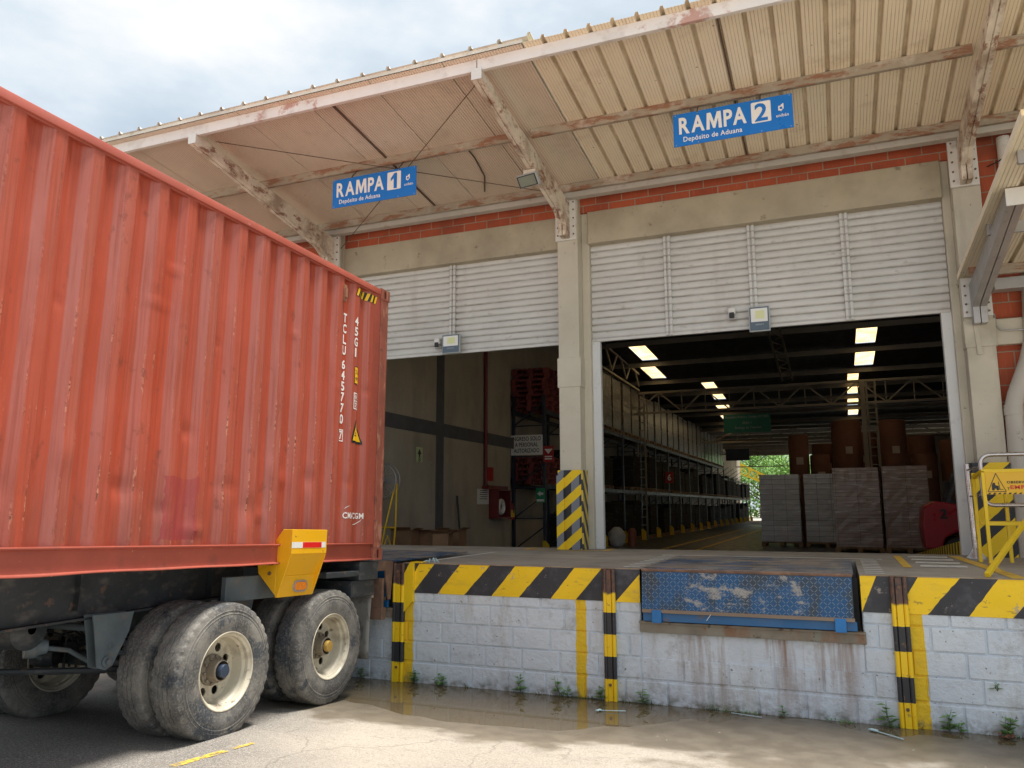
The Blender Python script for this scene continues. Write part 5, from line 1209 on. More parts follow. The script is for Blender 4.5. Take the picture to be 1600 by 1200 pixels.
# ================================================================= TRAILER
tr = empty('container_trailer', 'dirty dark skeletal semi-trailer with dual wheels carrying the container', 'trailer'); tr.matrix_world = MT
def tbd(mb, nm, m_, par=None, **k): return mb.build(nm, m_, par or tr, **k)
RT = .512
def wheel_meshes():
    """wheel centred on origin, axis x, outer side at x=0, body toward -x"""
    n = 180
    t = MB()
    prof = [(.288, -.012), (.300, -.003), (.322, .0), (.350, .004), (.372, .005), (.398, .004), (.420, .000), (.428, .002), (.432, -.002), (.448, -.004), (.452, -.001), (.458, -.005), (.472, -.007), (.486, -.009)]
    sh = [(.499, -.013), (.508, -.024)]
    tread = [(.511, -.040), (.512, -.060), (.512, -.083), (.503, -.086), (.503, -.092), (.512, -.095), (.512, -.128), (.503, -.131), (.503, -.137), (.512, -.140), (.512, -.172), (.503, -.175), (.503, -.181), (.512, -.184), (.512, -.215)]
    full = prof + sh + tread + [(r, -.275 - x) for r, x in reversed(sh)] + [(r, -.275 - x) for r, x in reversed(prof)]
    vs_ = []; rr2 = random.Random(5)
    ne = len(full)
    for i, (r, x) in enumerate(full):
        for kx in range(n):
            a_ = 2 * math.pi * kx / n; r2, x2 = r, x
            edge = i in (len(prof) - 1, len(prof), len(prof) + 1) or i in (ne - len(prof), ne - len(prof) - 1, ne - len(prof) - 2)
            if edge:
                if kx % 5 < 2: r2 -= .010 * (.7 + .3 * mnoise.noise(Vector((kx * .3, 0, 0)))); x2 += (-.003 if x > -.13 else .003)
                r2 += rr2.uniform(-.0015, .0015)
            if len(prof) + 2 <= i < len(prof) + 2 + len(tread):
                if abs(r - .503) < .002 or True: x2 += .0035 * (1 if (kx // 2) % 2 else -1) * (1 if abs(x + .1375) < .06 else 0)
            vs_.append(Vector((x2, r2 * math.cos(a_), r2 * math.sin(a_))))
    fs = []
    for i in range(ne - 1):
        for kx in range(n): fs.append((i * n + kx, i * n + (kx + 1) % n, (i + 1) * n + (kx + 1) % n, (i + 1) * n + kx))
    t.add(vs_, fs)
    rim = MB(); I = Matrix.Identity(4)
    rim.lathe([(.288, -.030), (.296, -.006), (.291, -.001), (.283, -.004), (.276, -.020), (.262, -.030), (.262, -.060), (.248, -.078), (.242, -.150), (.236, -.168), (.222, -.174)], I, 64)
    rim.lathe([(.288, -.245), (.294, -.270), (.270, -.262), (.255, -.20), (.250, -.15)], I, 64)
    pts, fs = curve2d([circ(0, 0, .224, 64), circ(0, 0, .10, 40)] + [circ(.172 * math.cos(2 * math.pi * (i + .3) / 8), .172 * math.sin(2 * math.pi * (i + .3) / 8), .034, 18) for i in range(8)], .005)
    rim.add([Vector((-.176 + p.z, p.x, p.y)) for p in pts], fs)
    rim.lathe([(.252, -.172), (.252, -.19), (.24, -.20)], I, 48)
    hub = MB()
    hub.lathe([(.118, -.19), (.118, -.150), (.104, -.140), (.088, -.135), (.080, -.060), (.072, -.052)], I, 32)
    hub.lathe([(.050, -.06), (.050, -.030), (.046, -.022), (.0, -.020)], I, 28, 1)
    for i in range(10):
        a_ = 2 * math.pi * i / 10; hub.lathe([(.013, -.15), (.013, -.125), (.0, -.123)], Matrix.Translation((0, .101 * math.cos(a_), .101 * math.sin(a_))), 6)
    drum = MB(); drum.lathe([(.21, -.18), (.21, -.30), (.205, -.315), (.08, -.318)], I, 40)
    return t, rim, hub, drum
tM, rM, hM, dM = wheel_meshes()
M_hubd = mat('dusty_hub_steel', (.20, .17, .13), rough=.6, var=.3, vs=6)
M_capd = mat('dark_blue_hub_cap', (.04, .06, .10), rough=.35)
M_capy = mat('yellow_hub_cap', (.45, .28, .06), rough=.4)
def wheel(x, y, z, flip, spin, cap):
    rim = rM.build('wheel', M_rim, tr, smooth=True, ang=30)
    ty = tM.build('tyre', M_rubber, rim, smooth=True, ang=24)
    hb = hM.build('hub', [M_hubd, cap], rim, smooth=True)
    if flip == 2: dM.build('brake_drum', M_hubd, rim, smooth=True)
    rim.matrix_local = Matrix.Translation((x, y, z)) @ (Matrix.Rotation(R(180), 4, 'Z') if flip in (1,) else Matrix.Identity(4)) @ Matrix.Rotation(spin, 4, 'X')
    return rim
for i, (y, z, cap) in enumerate(((-2.178, -.792, M_capd), (-.812, -.772, M_capy))):
    wheel(0, y, z, 0, 0.15 + i * .9, cap)
    wheel(-.615, y, z, 1, 1.0 + i, cap)
    wheel(-2.44, y, z, 1, 2.0 + i, cap)
    wheel(-2.44 + .615, y, z, 2, .4 + i, cap)
    k = MB(); k.tube([(-.25, y, z), (-2.19, y, z)], .065, 16); tbd(k, 'axle', M_chas, smooth=True)
    for x in (-.72, -1.72):
        k = MB(); k.lathe([(.02, -.10), (.085, -.09), (.09, 0), (.085, .09), (.02, .10)], Matrix.Translation((x, y - .22, z + .03)) @ Matrix.Rotation(R(25), 4, 'Z'), 20, capa=True, capb=True); k.tube([(x, y - .15, z), (x - .05, y - .05, z - .02)], .02, 8)
        tbd(k, 'brake_chamber', M_chas, smooth=True)
    for x in (-.70, -1.74):
        k = MB(); k.box(x - .045, x + .045, y - .09, y + .09, z + .06, z + .12)
        for yy in (-.06, .06): k.tube([(x - .04, y + yy, z + .17), (x - .04, y + yy, z - .10)], .011, 6); k.tube([(x + .04, y + yy, z + .17), (x + .04, y + yy, z - .10)], .011, 6)
        tbd(k, 'spring_seat', M_chas)
# main beams
def ibeam(xc):
    k = MB(); W = .07
    st = [(-11.6, -.36), (-4.6, -.46), (-3.6, -.375), (-1.7, -.300), (.10, -.295)]
    zt = -.04
    k.loft([[Vector((xc + .006, y, zt)), Vector((xc + .006, y, zb)), Vector((xc - .006, y, zb)), Vector((xc - .006, y, zt))] for y, zb in st], close=True)
    k.loft([[Vector((xc - W, y, zb)), Vector((xc + W, y, zb)), Vector((xc + W, y, zb - .016)), Vector((xc - W, y, zb - .016))] for y, zb in st], close=True)
    k.loft([[Vector((xc - W, y, zt)), Vector((xc + W, y, zt)), Vector((xc + W, y, zt + .014)), Vector((xc - W, y, zt + .014))] for y, zb in st], close=True)
    for y in (-3.05, -1.75, -.5): k.box(xc + .006, xc + .06, y, y + .012, -.30, zt)
    tbd(k, 'main_beam', M_chas)
ibeam(-.68); ibeam(-1.76)
for y in (-11.4, -9.5, -7.6, -5.9, -4.5, -3.0, -1.5):
    k = MB(); k.box(-1.76, -.68, y, y + .10, -.26, -.08); tbd(k, 'crossmember', M_chas)
k = MB(); k.box(-1.76, -.25, -1.30, -1.14, -.31, -.05); k.box(-2.2, -1.76, -1.30, -1.14, -.31, -.05); k.box(-.27, -.22, -2.02, -1.15, -.30, -.10); tbd(k, 'bolster', M_chasl, bevel=.006)
k = MB(); k.box(-2.44, .0, -.40, -.06, -.20, -.015); k.box(-.60, -.02, -.50, -.08, -.36, -.20); k.box(-2.44, -1.84, -.50, -.08, -.36, -.20); k.box(-.35, .0, -.95, -.40, -.155, -.10); tbd(k, 'rear_crossmember', M_chas, bevel=.008)
for x in (-.02, -.60, -1.84, -2.42):
    k = MB(); k.prism([(x, -.06, -.02), (x, .27, -.02), (x, .27, -.10), (x, .24, -.42), (x, .20, -.42), (x, .12, -.12), (x, -.06, -.12)], (-.018, 0, 0)); tbd(k, 'rear_fin_plate', M_rusty if x > -.1 else M_chas)
k = MB(); k.box(-2.30, -.04, .10, .19, -.62, -.50); k.box(-2.30, -.04, .10, .14, -.50, -.20); tbd(k, 'underrun_bumper', M_rusty, bevel=.004)
for x in (-.60, -2.40):
    k = MB(); n_ = 10; k.loft([[Vector((x + .50 * i / n_, -.02 + .012 * math.sin(i * .9 + j * .6), -.38 - .62 * j / 6)) for i in range(n_ + 1)] for j in range(7)]); q = tbd(k, 'mudflap', M_flap, smooth=True); s_ = q.modifiers.new('t', 'SOLIDIFY'); s_.thickness = .008
    k = MB(); k.box(x, x + .52, -.04, -.0, -.39, -.36); tbd(k, 'mudflap_bar', M_galv)
# suspension hangers, equaliser, springs, rods
for x in (-.62, -1.82):
    for (y, m_) in ((-2.83, M_chasl), (-1.50, M_chasl), (-.20, M_chasl)):
        k = MB()
        for dx in (0, .085): k.prism([(x + dx, y - .17, -.33), (x + dx, y + .19, -.33), (x + dx, y + .16, -.47), (x + dx, y + .04, -.70), (x + dx, y - .02, -.725), (x + dx, y - .09, -.70), (x + dx, y - .13, -.50)], (.010, 0, 0))
        k.lathe([(.040, 0), (.040, .012), (.020, .014), (.020, .035), (.0, .037)], Matrix.Translation((x + .095, y - .02, -.665)), 14)
        k.lathe([(.026, 0), (.026, .004), (.016, .005)], Matrix.Translation((x + .095, y + .01, -.56)), 14)
        tbd(k, 'spring_hanger', m_)
    for y in (-2.178, -.812):
        for j in range(4):
            k = MB(); pts = [(x + .045, y - .62 + 1.24 * i / 10 * (1 - .1 * j) + .06 * j, -.60 - .02 * j - .07 * math.sin(math.pi * i / 10)) for i in range(11)]
            for p0, p1 in zip(pts[:-1], pts[1:]): k.bar(p0, p1, .075, .016)
            tbd(k, 'leaf_spring', M_chas)
k = MB(); k.tube([(-.62, -2.85, -.44), (-1.82, -2.85, -.44)], .028, 12); tbd(k, 'cross_tube', M_chasl, smooth=True)
k = MB(); k.tube([(-.70, -2.70, -.64), (-.78, -2.22, -.80)], .026, 10); k.tube([(-1.6, -3.6, -.72), (-1.0, -2.9, -.76), (-.8, -2.6, -.78)], .024, 8); k.tube([(-1.5, -2.7, -.82), (-1.2, -2.3, -.85), (-1.0, -2.2, -.84)], .022, 8); tbd(k, 'torque_rod', M_chas, smooth=True)
k = MB(); k.lathe([(.03, -.45), (.14, -.42), (.15, 0), (.14, .42), (.03, .45)], Matrix.Translation((-1.25, -3.25, -.42)), 24); tbd(k, 'air_tank', M_chas, smooth=True)
k = MB()
for i in range(7):
    r1 = random.Random(i); p0 = Vector((-.75 - .12 * i, -2.75 + r1.uniform(-.1, .1), -.45)); pts = [p0 + Vector((r1.uniform(-.05, .05), j * .14, -.06 * j + .05 * math.sin(j * 1.7 + i))) for j in range(6)]
    k.tube(pts, .009, 6)
tbd(k, 'brake_hose', M_black, smooth=True)
for x in (-.95, -1.5):
    k = MB()
    k.lathe([(.0, -.07), (.075, -.065), (.08, .0), (.06, .03), (.05, .08), (.0, .09)], Matrix.Translation((x, -3.1, -.56)) @ Matrix.Rotation(R(60), 4, 'Z'), 18); k.tube([(x, -3.1, -.56), (x + .1, -2.9, -.60), (x + .12, -2.7, -.72)], .018, 8)
    tbd(k, 'brake_valve', M_chasl, smooth=True)
# yellow corner guide bracket with reflector and lamp
cgd = MB(); y0, y1 = -1.645, -1.145; tt = .012
cgd.box(.108, .120, y0, y1, .085, .292)                       # upper face plate
for yy in (y0, y1 - tt):
    cgd.prism([(.024, yy, .292), (.108, yy, .292), (.108, yy, .085), (.118, yy, .075), (-.005, yy, -.279), (-.024, yy, -.279), (-.024, yy, -.02), (-.075 if yy == y0 else -.02, yy, .0), (-.075 if yy == y0 else -.02, yy, .163)], (0, tt, 0))
cgd.prism([(.112, y0 + tt, .085), (.104, y0 + tt, .085), (.010, y0 + tt, -.10), (.018, y0 + tt, -.10)], (0, y1 - y0 - 2 * tt, 0))   # sloping plate
cgd.prism([(.018, y0 + tt, -.10), (.006, y0 + tt, -.10), (-.012, y0 + tt, -.279), (.0, y0 + tt, -.279)], (0, y1 - y0 - 2 * tt, 0))
cgd.prism([(-.024, y0 - .001, -.02), (-.224, y0 - .001, -.015), (-.214, y0 - .001, -.081), (-.024, y0 - .001, -.262)], (0, tt, 0))
cgd.box(-.224, -.024, y0 - .001, y0 + .12, -.022, -.010)
cgd = tbd(cgd, 'corner_guide_bracket', M_brkt, bevel=.003)
k = MB(); k.lathe([(.016, 0), (.016, .01), (.006, .012)], Matrix.Translation((-.09, y0 - .001, -.08)) @ Matrix.Rotation(R(-90), 4, 'Z'), 12); tbd(k, 'bolt', M_rusty, cgd)
k = MB(); k.box(.1205, .1215, y0 + .0, y1 - .02, .135, .185); tbd(k, 'reflector_tape', M_whiteref, cgd)
k = MB(); k.box(.1218, .1224, y0 + .15, y1 - .08, .136, .184); tbd(k, 'red_reflector', M_redref, cgd)
def oval(yc, zc, a_, b_, n_=24): return [(yc + (a_ - b_) * (1 if math.cos(t_) > 0 else -1) + b_ * math.cos(t_), zc + b_ * math.sin(t_)) for t_ in [2 * math.pi * (i + .5) / n_ for i in range(n_)]]
k = MB(); k.prism([Vector((.004, y, z)) for y, z in oval(-1.36, -.195, .098, .050)], (.018, 0, 0)); tbd(k, 'lamp_rim', M_galv, cgd)
k = MB(); k.prism([Vector((.010, y, z)) for y, z in oval(-1.36, -.195, .080, .035)], (.020, 0, 0)); tbd(k, 'side_lamp', M_amber, cgd, bevel=.004)
# landing legs, fifth wheel end and a tractor are out of sight behind the photographer's left; only the legs are built
for x in (-.75, -1.7):
    k = MB(); k.box(x - .06, x + .06, -9.0, -8.88, -1.25, -.3); k.box(x - .15, x + .15, -9.07, -8.81, -1.28, -1.25); tbd(k, 'landing_leg', M_chas)

# ================================================================= PLANTS AND LITTER
def weed(x, y, z, h, n, seed, label, grp='weeds along the dock wall', flower=False):
    r1 = random.Random(seed)
    o = empty('weed', label, 'weed', grp, (x, y, z))
    st = MB(); lf = MB(); ns = 1 + n // 14
    for s_ in range(ns):
        lean = Vector((r1.uniform(-.25, .25), r1.uniform(-.35, .0), 1)).normalized(); hh = h * r1.uniform(.7, 1.0) if s_ else h
        pts = [lean * hh * t_ / 6 + Vector((.006 * math.sin(t_ * 1.3 + s_), 0, 0)) for t_ in range(7)]
        st.tube(pts, [.0035 * (1 - .1 * t_) for t_ in range(7)], 5)
        m_ = max(5, int(n * .6) // ns)
        for i in range(m_):
            t_ = (.18 + .82 * i / m_); c_ = pts[min(6, int(t_ * 6))]
            a_ = i * 2.4 + s_; L_ = r1.uniform(.06, .10) * (1.15 - .5 * t_) * (h / .16) ** .5; up = r1.uniform(.1, .8)
            d = Vector((math.cos(a_), math.sin(a_) * .8, up)).normalized(); s1 = d.cross(UZ).normalized() * L_ * .32; drp = Vector((0, 0, -L_ * .25))
            lf.add([c_, c_ + d * L_ * .4 + s1, c_ + d * L_ + drp, c_ + d * L_ * .4 - s1], [(0, 1, 2, 3)])
    st.build('stem', M_stem, o); lf.build('foliage', M_leaf, o, fix=False)
for (x, h, n, lab) in ((-4.20, .16, 30, 'bushy weed at the foot of the leftmost bumper post'), (-3.87, .14, 26, 'small weed second from the leftmost bumper post'), (-3.01, .21, 24, 'tall narrow weed in the middle of the left wall section'),
        (-2.60, .20, 18, 'sparse weed just left of the vertical yellow band'), (-2.19, .15, 26, 'weed between the yellow band and the middle bumper post'), (-1.785, .17, 20, 'weed just right of the middle bumper post'),
        (-.54, .10, 12, 'tiny weed growing from a joint under the blue leveler'), (.285, .22, 16, 'tall broad leaved weed left of the rightmost bumper post'), (.72, .19, 30, 'weed right of the rightmost bumper post'),
        (1.13, .18, 44, 'bushiest weed at the far right of the wall foot'), (-4.85, .14, 18, 'weed in the shade behind the rear wheel')):
    weed(x, YD - .03, min(ground_z(x, YD - .03), -1.80) if False else -1.815, h, n, int(x * 100) + 900, lab)
for (x, h, n, lab) in ((-3.93, .09, 10, 'short weed beside the second weed from the leftmost post'), (-2.53, .11, 12, 'small sprig right beside the sparse weed near the yellow band'), (.80, .10, 14, 'small sprout right of the weed by the rightmost post'), (1.30, .12, 16, 'little weed at the extreme right of the wall foot'), (-1.15, .06, 8, 'tiny sprout below the left half of the leveler')):
    weed(x, YD - .03, -1.815, h, n, int(x * 100) + 950, lab)
weed(1.09, YD - .005, -1.47, .07, 16, 77, 'small tuft sprouting from a high wall joint at the far right')
for i, (x, ln, lab) in enumerate(((-.92, .30, 'low green creeper under the left half of the leveler rust stain'), (-.10, .26, 'low green creeper under the right half of the leveler rust stain'), (.30, .14, 'moss and sprigs against the rightmost post'))):
    r1 = random.Random(i + 50); lf = MB()
    for j in range(70):
        c_ = Vector((x + r1.uniform(-ln / 2, ln / 2), YD - .02 - abs(r1.gauss(0, .03)), -1.812 + r1.uniform(0, .02))); a_ = r1.uniform(0, 6.28); L_ = r1.uniform(.012, .028); d = Vector((math.cos(a_), math.sin(a_), r1.uniform(.1, .6))); s1 = d.cross(UZ).normalized() * L_ * .25
        lf.add([c_, c_ + d * L_ * .5 + s1, c_ + d * L_, c_ + d * L_ * .5 - s1], [(0, 1, 2, 3)])
    tag(lf.build('creeper', M_leaf, fix=False), lab, 'weed', 'weeds along the dock wall')
gm = MB(); rg = random.Random(31)
for j in range(5200):
    x = rg.uniform(-5.2, 1.9)
    if mnoise.noise(Vector((x * 1.9, 4.2, 0))) + .5 * mnoise.noise(Vector((x * 7, 1, 0))) < rg.uniform(-.05, .55): continue
    c_ = Vector((x, YD - .012 - abs(rg.gauss(0, .012)), -1.818)); h_ = rg.uniform(.008, .03) + (.05 * rg.random() if rg.random() < .05 else 0)
    d = Vector((rg.gauss(0, .5), -abs(rg.gauss(0, .4)), 1)).normalized() * h_; s1 = Vector((.0022 + h_ * .06, 0, 0))
    gm.add([c_ - s1, c_ + s1, c_ + d], [(0, 1, 2)])
tag(gm.build('wall_foot_moss', mat('moss_green', (.07, .10, .03), rough=.8, var=.4, vs=6), fix=False), kind='stuff', label='patchy moss and short grass along the foot of the dock wall')
lf = MB(); r1 = random.Random(9)
for j in range(16):
    c_ = Vector((1.12 + r1.uniform(-.07, .07), YD - .08 + r1.uniform(-.05, .03), -1.805 + r1.uniform(0, .03))); a_ = r1.uniform(0, 6.28); d = Vector((math.cos(a_), math.sin(a_), .3)) * .04; s1 = Vector((-d.y, d.x, .01)) * .4
    lf.add([c_, c_ + d * .5 + s1, c_ + d, c_ + d * .5 - s1], [(0, 1, 2, 3)])
tag(lf.build('dead_leaves', mat('dry_brown_leaf', (.18, .07, .04), rough=.8), fix=False), 'dry reddish leaves at the foot of the bushiest weed', 'leaves')
def gz(x, y): return max(ground_z(x, y), -1.8115)
k = MB(); k.bar((-2.12, 7.15, gz(-2.12, 7.15) + .012), (-1.86, 7.22, gz(-1.86, 7.22) + .012), .010, .005); k.bar((-2.10, 7.13, gz(-2.1, 7.15) + .014), (-2.085, 7.19, gz(-2.1, 7.15) + .014), .03, .005)
tag(k.build('plastic_strip', M_litter), 'thin pale plastic strip lying in the puddle by the middle bumper post', 'litter')
k = MB(); k.bar((.16, 7.36, gz(.16, 7.36) + .010), (.36, 7.14, gz(.36, 7.14) + .010), .012, .005); k.bar((.13, 7.39, gz(.13, 7.39) + .012), (.18, 7.35, gz(.16, 7.36) + .012), .04, .008)
tag(k.build('plastic_spoon', M_litter), 'pale blue plastic piece on the sand left of the rightmost post', 'litter')
k = MB(); k.bar((-.98, 7.50, gz(-.98, 7.5) + .012), (-.72, 7.44, gz(-.72, 7.44) + .012), .008, .004)
tag(k.build('plastic_strip', M_litter), 'thin pale strip against the wall below the blue leveler', 'litter')
k = MB(); r1 = random.Random(4)
for j in range(9):
    a_ = j * .7; k.tube([(-4.10, 7.72, ZP + .022), (-4.10 + .06 * math.cos(a_), 7.72 + .05 * math.sin(a_), ZP + .04 + .02 * math.sin(j)), (-4.10 + .11 * math.cos(a_), 7.70 + .06 * math.sin(a_), ZP + .015)], .004, 5)
tag(k.build('plastic_tangle', M_litter), 'crumpled pale plastic on the platform edge by the yellow corner plate', 'litter')
k = MB(); k.bar((-1.16, YD - .125, -1.02), (-1.12, YD - .125, -.965), .009, .004); tag(k.build('paper_scrap', M_signw), 'thin white scrap stuck on the blue leveler beam', 'litter')
k = MB()
for j in range(70):
    x = r1.uniform(-6.5, 1.4); y = r1.uniform(3.4, 7.2); s_ = r1.uniform(.004, .011) * (1.6 if x < -5 else 1)
    if gz(x, y) < -1.808: continue
    k.add([Vector((x + s_ * math.cos(q) , y + s_ * math.sin(q), ground_z(x, y) + .001)) for q in (0, 2.1, 4.2)] + [Vector((x, y, ground_z(x, y) + s_ * .9))], [(0, 1, 3), (1, 2, 3), (2, 0, 3)])
tag(k.build('gravel', mat('small_pale_stone', (.38, .35, .29), rough=.9)), kind='stuff', label='scattered grit and small stones on the yard')

# ================================================================= INTERIOR THINGS
def thing1(mb, nm, m_, label, cat, grp=None, **k): return tag(mb.build(nm, m_, **k), label, cat, grp)
# fan
fn = empty('industrial_fan', 'round wire drum fan on a bent yellow tube stand behind the container end', 'fan', loc=(-7.45, 12.4, zin(12.4))); L = -Vector(fn.location)
def fb(mb, nm, m_, **k): q = mb.build(nm, m_, fn, **k); q.location = L; return q
zf_ = zin(12.4); fc = Vector((-7.58, 12.4, .47))
k = MB(); k.tube([(-7.29, 12.4, .42), (-7.30, 12.4, -.35), (-7.33, 12.4, zf_ + .03), (-7.36, 12.35, zf_ + .02), (-7.40, 12.3, -.50), (-7.44, 12.25, zf_ + .02), (-7.47, 12.22, zf_ + .03), (-7.42, 12.25, -.35), (-7.31, 12.38, .40)], .016, 8)
k.tube([(-7.90, 12.4, .42), (-7.88, 12.4, zf_ + .03), (-7.76, 12.3, zf_ + .03), (-7.88, 12.38, .40)], .016, 8); k.tube([(-7.31, 12.38, -.36), (-7.9, 12.38, -.36)], .016, 8); fb(k, 'stand', M_ydk, smooth=True)
k = MB()
for rr_ in (.06, .10, .14, .18, .22, .26, .30): k.tube([fc + Vector((rr_ * math.cos(a_), -.10 + .03 * (rr_ / .3), rr_ * math.sin(a_))) for a_ in [2 * math.pi * i / 36 for i in range(36)]], .0028, 4, closed=True)
for i in range(24): a_ = 2 * math.pi * i / 24; k.tube([fc + Vector((.04 * math.cos(a_), -.10, .04 * math.sin(a_))), fc + Vector((.31 * math.cos(a_), -.07, .31 * math.sin(a_)))], .0028, 4)
for yy in (-.07, .07): k.tube([fc + Vector((.31 * math.cos(a_), yy, .31 * math.sin(a_))) for a_ in [2 * math.pi * i / 36 for i in range(36)]], .012, 6, closed=True)
fb(k, 'cage', M_galv)
k = MB()
for i in range(3):
    a_ = 2.1 * i; d = Vector((math.cos(a_), 0, math.sin(a_))); s_ = Vector((-math.sin(a_), 0, math.cos(a_)))
    k.add([fc + d * .05 + s_ * .04 + Vector((0, -.03, 0)), fc + d * .27 + s_ * .10 + Vector((0, -.04, 0)), fc + d * .28 - s_ * .08 + Vector((0, .03, 0)), fc + d * .05 - s_ * .04 + Vector((0, .02, 0))], [(0, 1, 2, 3)])
k.lathe([(.0, -.06), (.06, -.05), (.07, .08), (.0, .10)], Matrix.Translation(fc) @ Matrix.Rotation(R(90), 4, 'Z'), 20); fb(k, 'blades', M_galv)
# cardboard boxes
for i, (x, y, w_, d, h, a_, lab, op) in enumerate(((-7.62, 13.3, .42, .40, .34, .1, 'open brown carton behind the yellow fan stand', 1), (-7.28, 13.7, .45, .42, .37, -.08, 'tall brown carton in the middle of the row', 0), (-6.92, 13.5, .30, .34, .30, .2, 'right end brown carton with one raised flap', 1), (-7.05, 14.1, .5, .35, .40, 0, 'brown carton at the back of the row', 0))):
    o = empty('cardboard_box', lab, 'cardboard box', 'cartons along the left interior wall', (x, y, zin(y))); o.rotation_euler.z = a_
    k = MB(); k.box(-w_ / 2, w_ / 2, -d / 2, d / 2, -.05, h); k.build('carton', M_card, o)
    k = MB(); k.prism([(-w_ / 2, -d / 2, h), (w_ / 2, -d / 2, h), (w_ / 2 + .02, -d / 2 - .10, h + (.06 if op else .004)), (-w_ / 2 - .02, -d / 2 - .10, h + (.06 if op else .004))], (0, 0, .006)); k.prism([(w_ / 2, -d / 2, h), (w_ / 2, d / 2, h), (w_ / 2 + .10, d / 2, h + .03), (w_ / 2 + .10, -d / 2, h + .05)], (0, 0, .006)); k.build('flap', M_card, o)
k = MB(); k.tube([(-7.78, 15.85, .24), (-7.60, 15.7, zin(15.7))], .022, 8); k.box(-7.70, -7.5, 15.66, 15.74, zin(15.7), zin(15.7) + .06); thing1(k, 'broom', M_black, 'dark broom leaning on the left interior wall', 'broom')
XW = -7.79
def wall_sign(y0, y1, z0, z1, m_, name, label, draw=None, cat='sign'):
    o = empty(name, label, cat, None, (XW, y0, z0)); L2 = -Vector(o.location)
    k = MB(); k.box(XW, XW + .008, y0, y1, z0, z1); q = k.build('plate', m_, o); q.location = L2
    if draw: k = MB(); draw(k); q = k.build('print', M_text, o); q.location = L2
RY = Vector((0, 1, 0))
def d1(k):
    k.add([Vector((XW + .010, 14.03, 1.06)), Vector((XW + .010, 14.19, 1.06)), Vector((XW + .010, 14.11, 1.17))], [(0, 1, 2)]); k.add([Vector((XW + .010, 14.08, 1.0)), Vector((XW + .010, 14.14, 1.0)), Vector((XW + .010, 14.14, 1.06)), Vector((XW + .010, 14.08, 1.06))], [(0, 1, 2, 3)])
    for zz in (.97, .93): k.tube([Vector((XW + .010, 14.11 + .03 * math.cos(t_), zz + .018 * math.sin(t_))) for t_ in [2 * math.pi * i / 12 for i in range(12)]], .006, 4, closed=True)
wall_sign(13.98, 14.24, .90, 1.20, mat('pale_green_sign', (.55, .62, .35), rough=.5), 'evacuation_sign', 'small pale upright sign with an up arrow on the left interior wall', d1)
def d2(k):
    for i in range(5): k.add([Vector((XW + .010, 17.05 + .03 * (i % 2), .18 + i * .05)), Vector((XW + .010, 17.5, .18 + i * .05)), Vector((XW + .010, 17.5, .195 + i * .05)), Vector((XW + .010, 17.05 + .03 * (i % 2), .195 + i * .05))], [(0, 1, 2, 3)])
wall_sign(16.92, 17.58, .06, .42, M_signw, 'notice', 'white notice beside the hose cabinet', d2)
wall_sign(17.5, 17.85, .62, .95, M_red, 'fire_sign', 'plain red sign above the hose cabinet')
hc = empty('hose_cabinet', 'dark red fire hose cabinet with a glass door on the left interior wall', 'fire cabinet', loc=(-7.7, 18, .1)); L = -Vector(hc.location)
k = MB(); k.box(-7.80, -7.55, 17.62, 18.42, -.28, -.25); k.box(-7.80, -7.55, 17.62, 18.42, .39, .42); k.box(-7.80, -7.55, 17.62, 17.66, -.25, .39); k.box(-7.80, -7.55, 18.38, 18.42, -.25, .39); k.box(-7.80, -7.78, 17.66, 18.38, -.25, .39); q = k.build('case', mat('dark_maroon_paint', (.16, .02, .02), rough=.4), hc); q.location = L
k = MB(); k.tube([(-7.64, 18.0 + .15 * math.cos(t_), .0 + .15 * math.sin(t_)) for t_ in [2 * math.pi * i / 20 for i in range(20)]], .05, 8, closed=True); q = k.build('hose', M_signw, hc, smooth=True); q.location = L
k = MB(); k.tube([(-7.74, 17.30, 3.95), (-7.74, 17.30, .52), (-7.74, 17.75, .46)], .045, 10); k.box(-7.8, -7.62, 17.2, 18.4, .42, .50); q = k.build('riser_pipe', MATS['dark_maroon_paint'], hc, smooth=True); q.location = L
fx = empty('fire_extinguisher', 'red and yellow extinguisher hanging right of the hose cabinet', 'fire extinguisher', loc=(-7.68, 18.75, -.2)); L = -Vector(fx.location)
k = MB(); k.lathe([(.0, -.32), (.08, -.31), (.085, .0), (.06, .06), (.02, .09), (.02, .14), (0, .15)], Matrix.Translation((-7.68, 18.75, 0)) @ Matrix.Rotation(R(-90), 4, 'Y'), 18); q = k.build('cylinder', M_red, fx, smooth=True); q.location = L
k = MB(); k.lathe([(.087, -.26), (.087, -.08)], Matrix.Translation((-7.68, 18.75, 0)) @ Matrix.Rotation(R(-90), 4, 'Y'), 18); q = k.build('label_band', M_ydk, fx, smooth=True); q.location = L
k = MB(); k.tube([(-7.68, 18.75, .13), (-7.60, 18.7, .10), (-7.58, 18.68, -.15)], .012, 6); q = k.build('nozzle', M_black, fx); q.location = L

# pallet rack row
rk = empty('pallet_rack', 'tall dark steel pallet rack running deep along the left side', 'pallet rack', loc=(-7.4, 19.3, -1.25)); L = -Vector(rk.location)
NB, BW = 20, 2.72
for i in range(NB):
    y = 19.3 + BW * i; k = MB()
    for x in (-7.83, -6.97): k.bar((x, y, -1.25), (x, y, 2.9 if i < 14 else 1.9), .09, .07)
    for j in range(5): z = -1.1 + j * .8; k.bar((-7.83, y, z), (-6.97, y, z + .6), .03, .03); k.bar((-7.83, y, z), (-6.97, y, z), .03, .03)
    q = k.build('upright_frame', M_rackb, rk); q.location = L
for i in range(NB - 1):
    y = 19.3 + BW * i
    for z in ((.52, 2.46) if i < 13 else (.52, 1.8)):
        for x in (-7.83, -6.97): k = MB(); k.bar((x, y + .04, z), (x, y + BW - .04, z), .05, .11); q = k.build('beam', M_rackb, rk); q.location = L
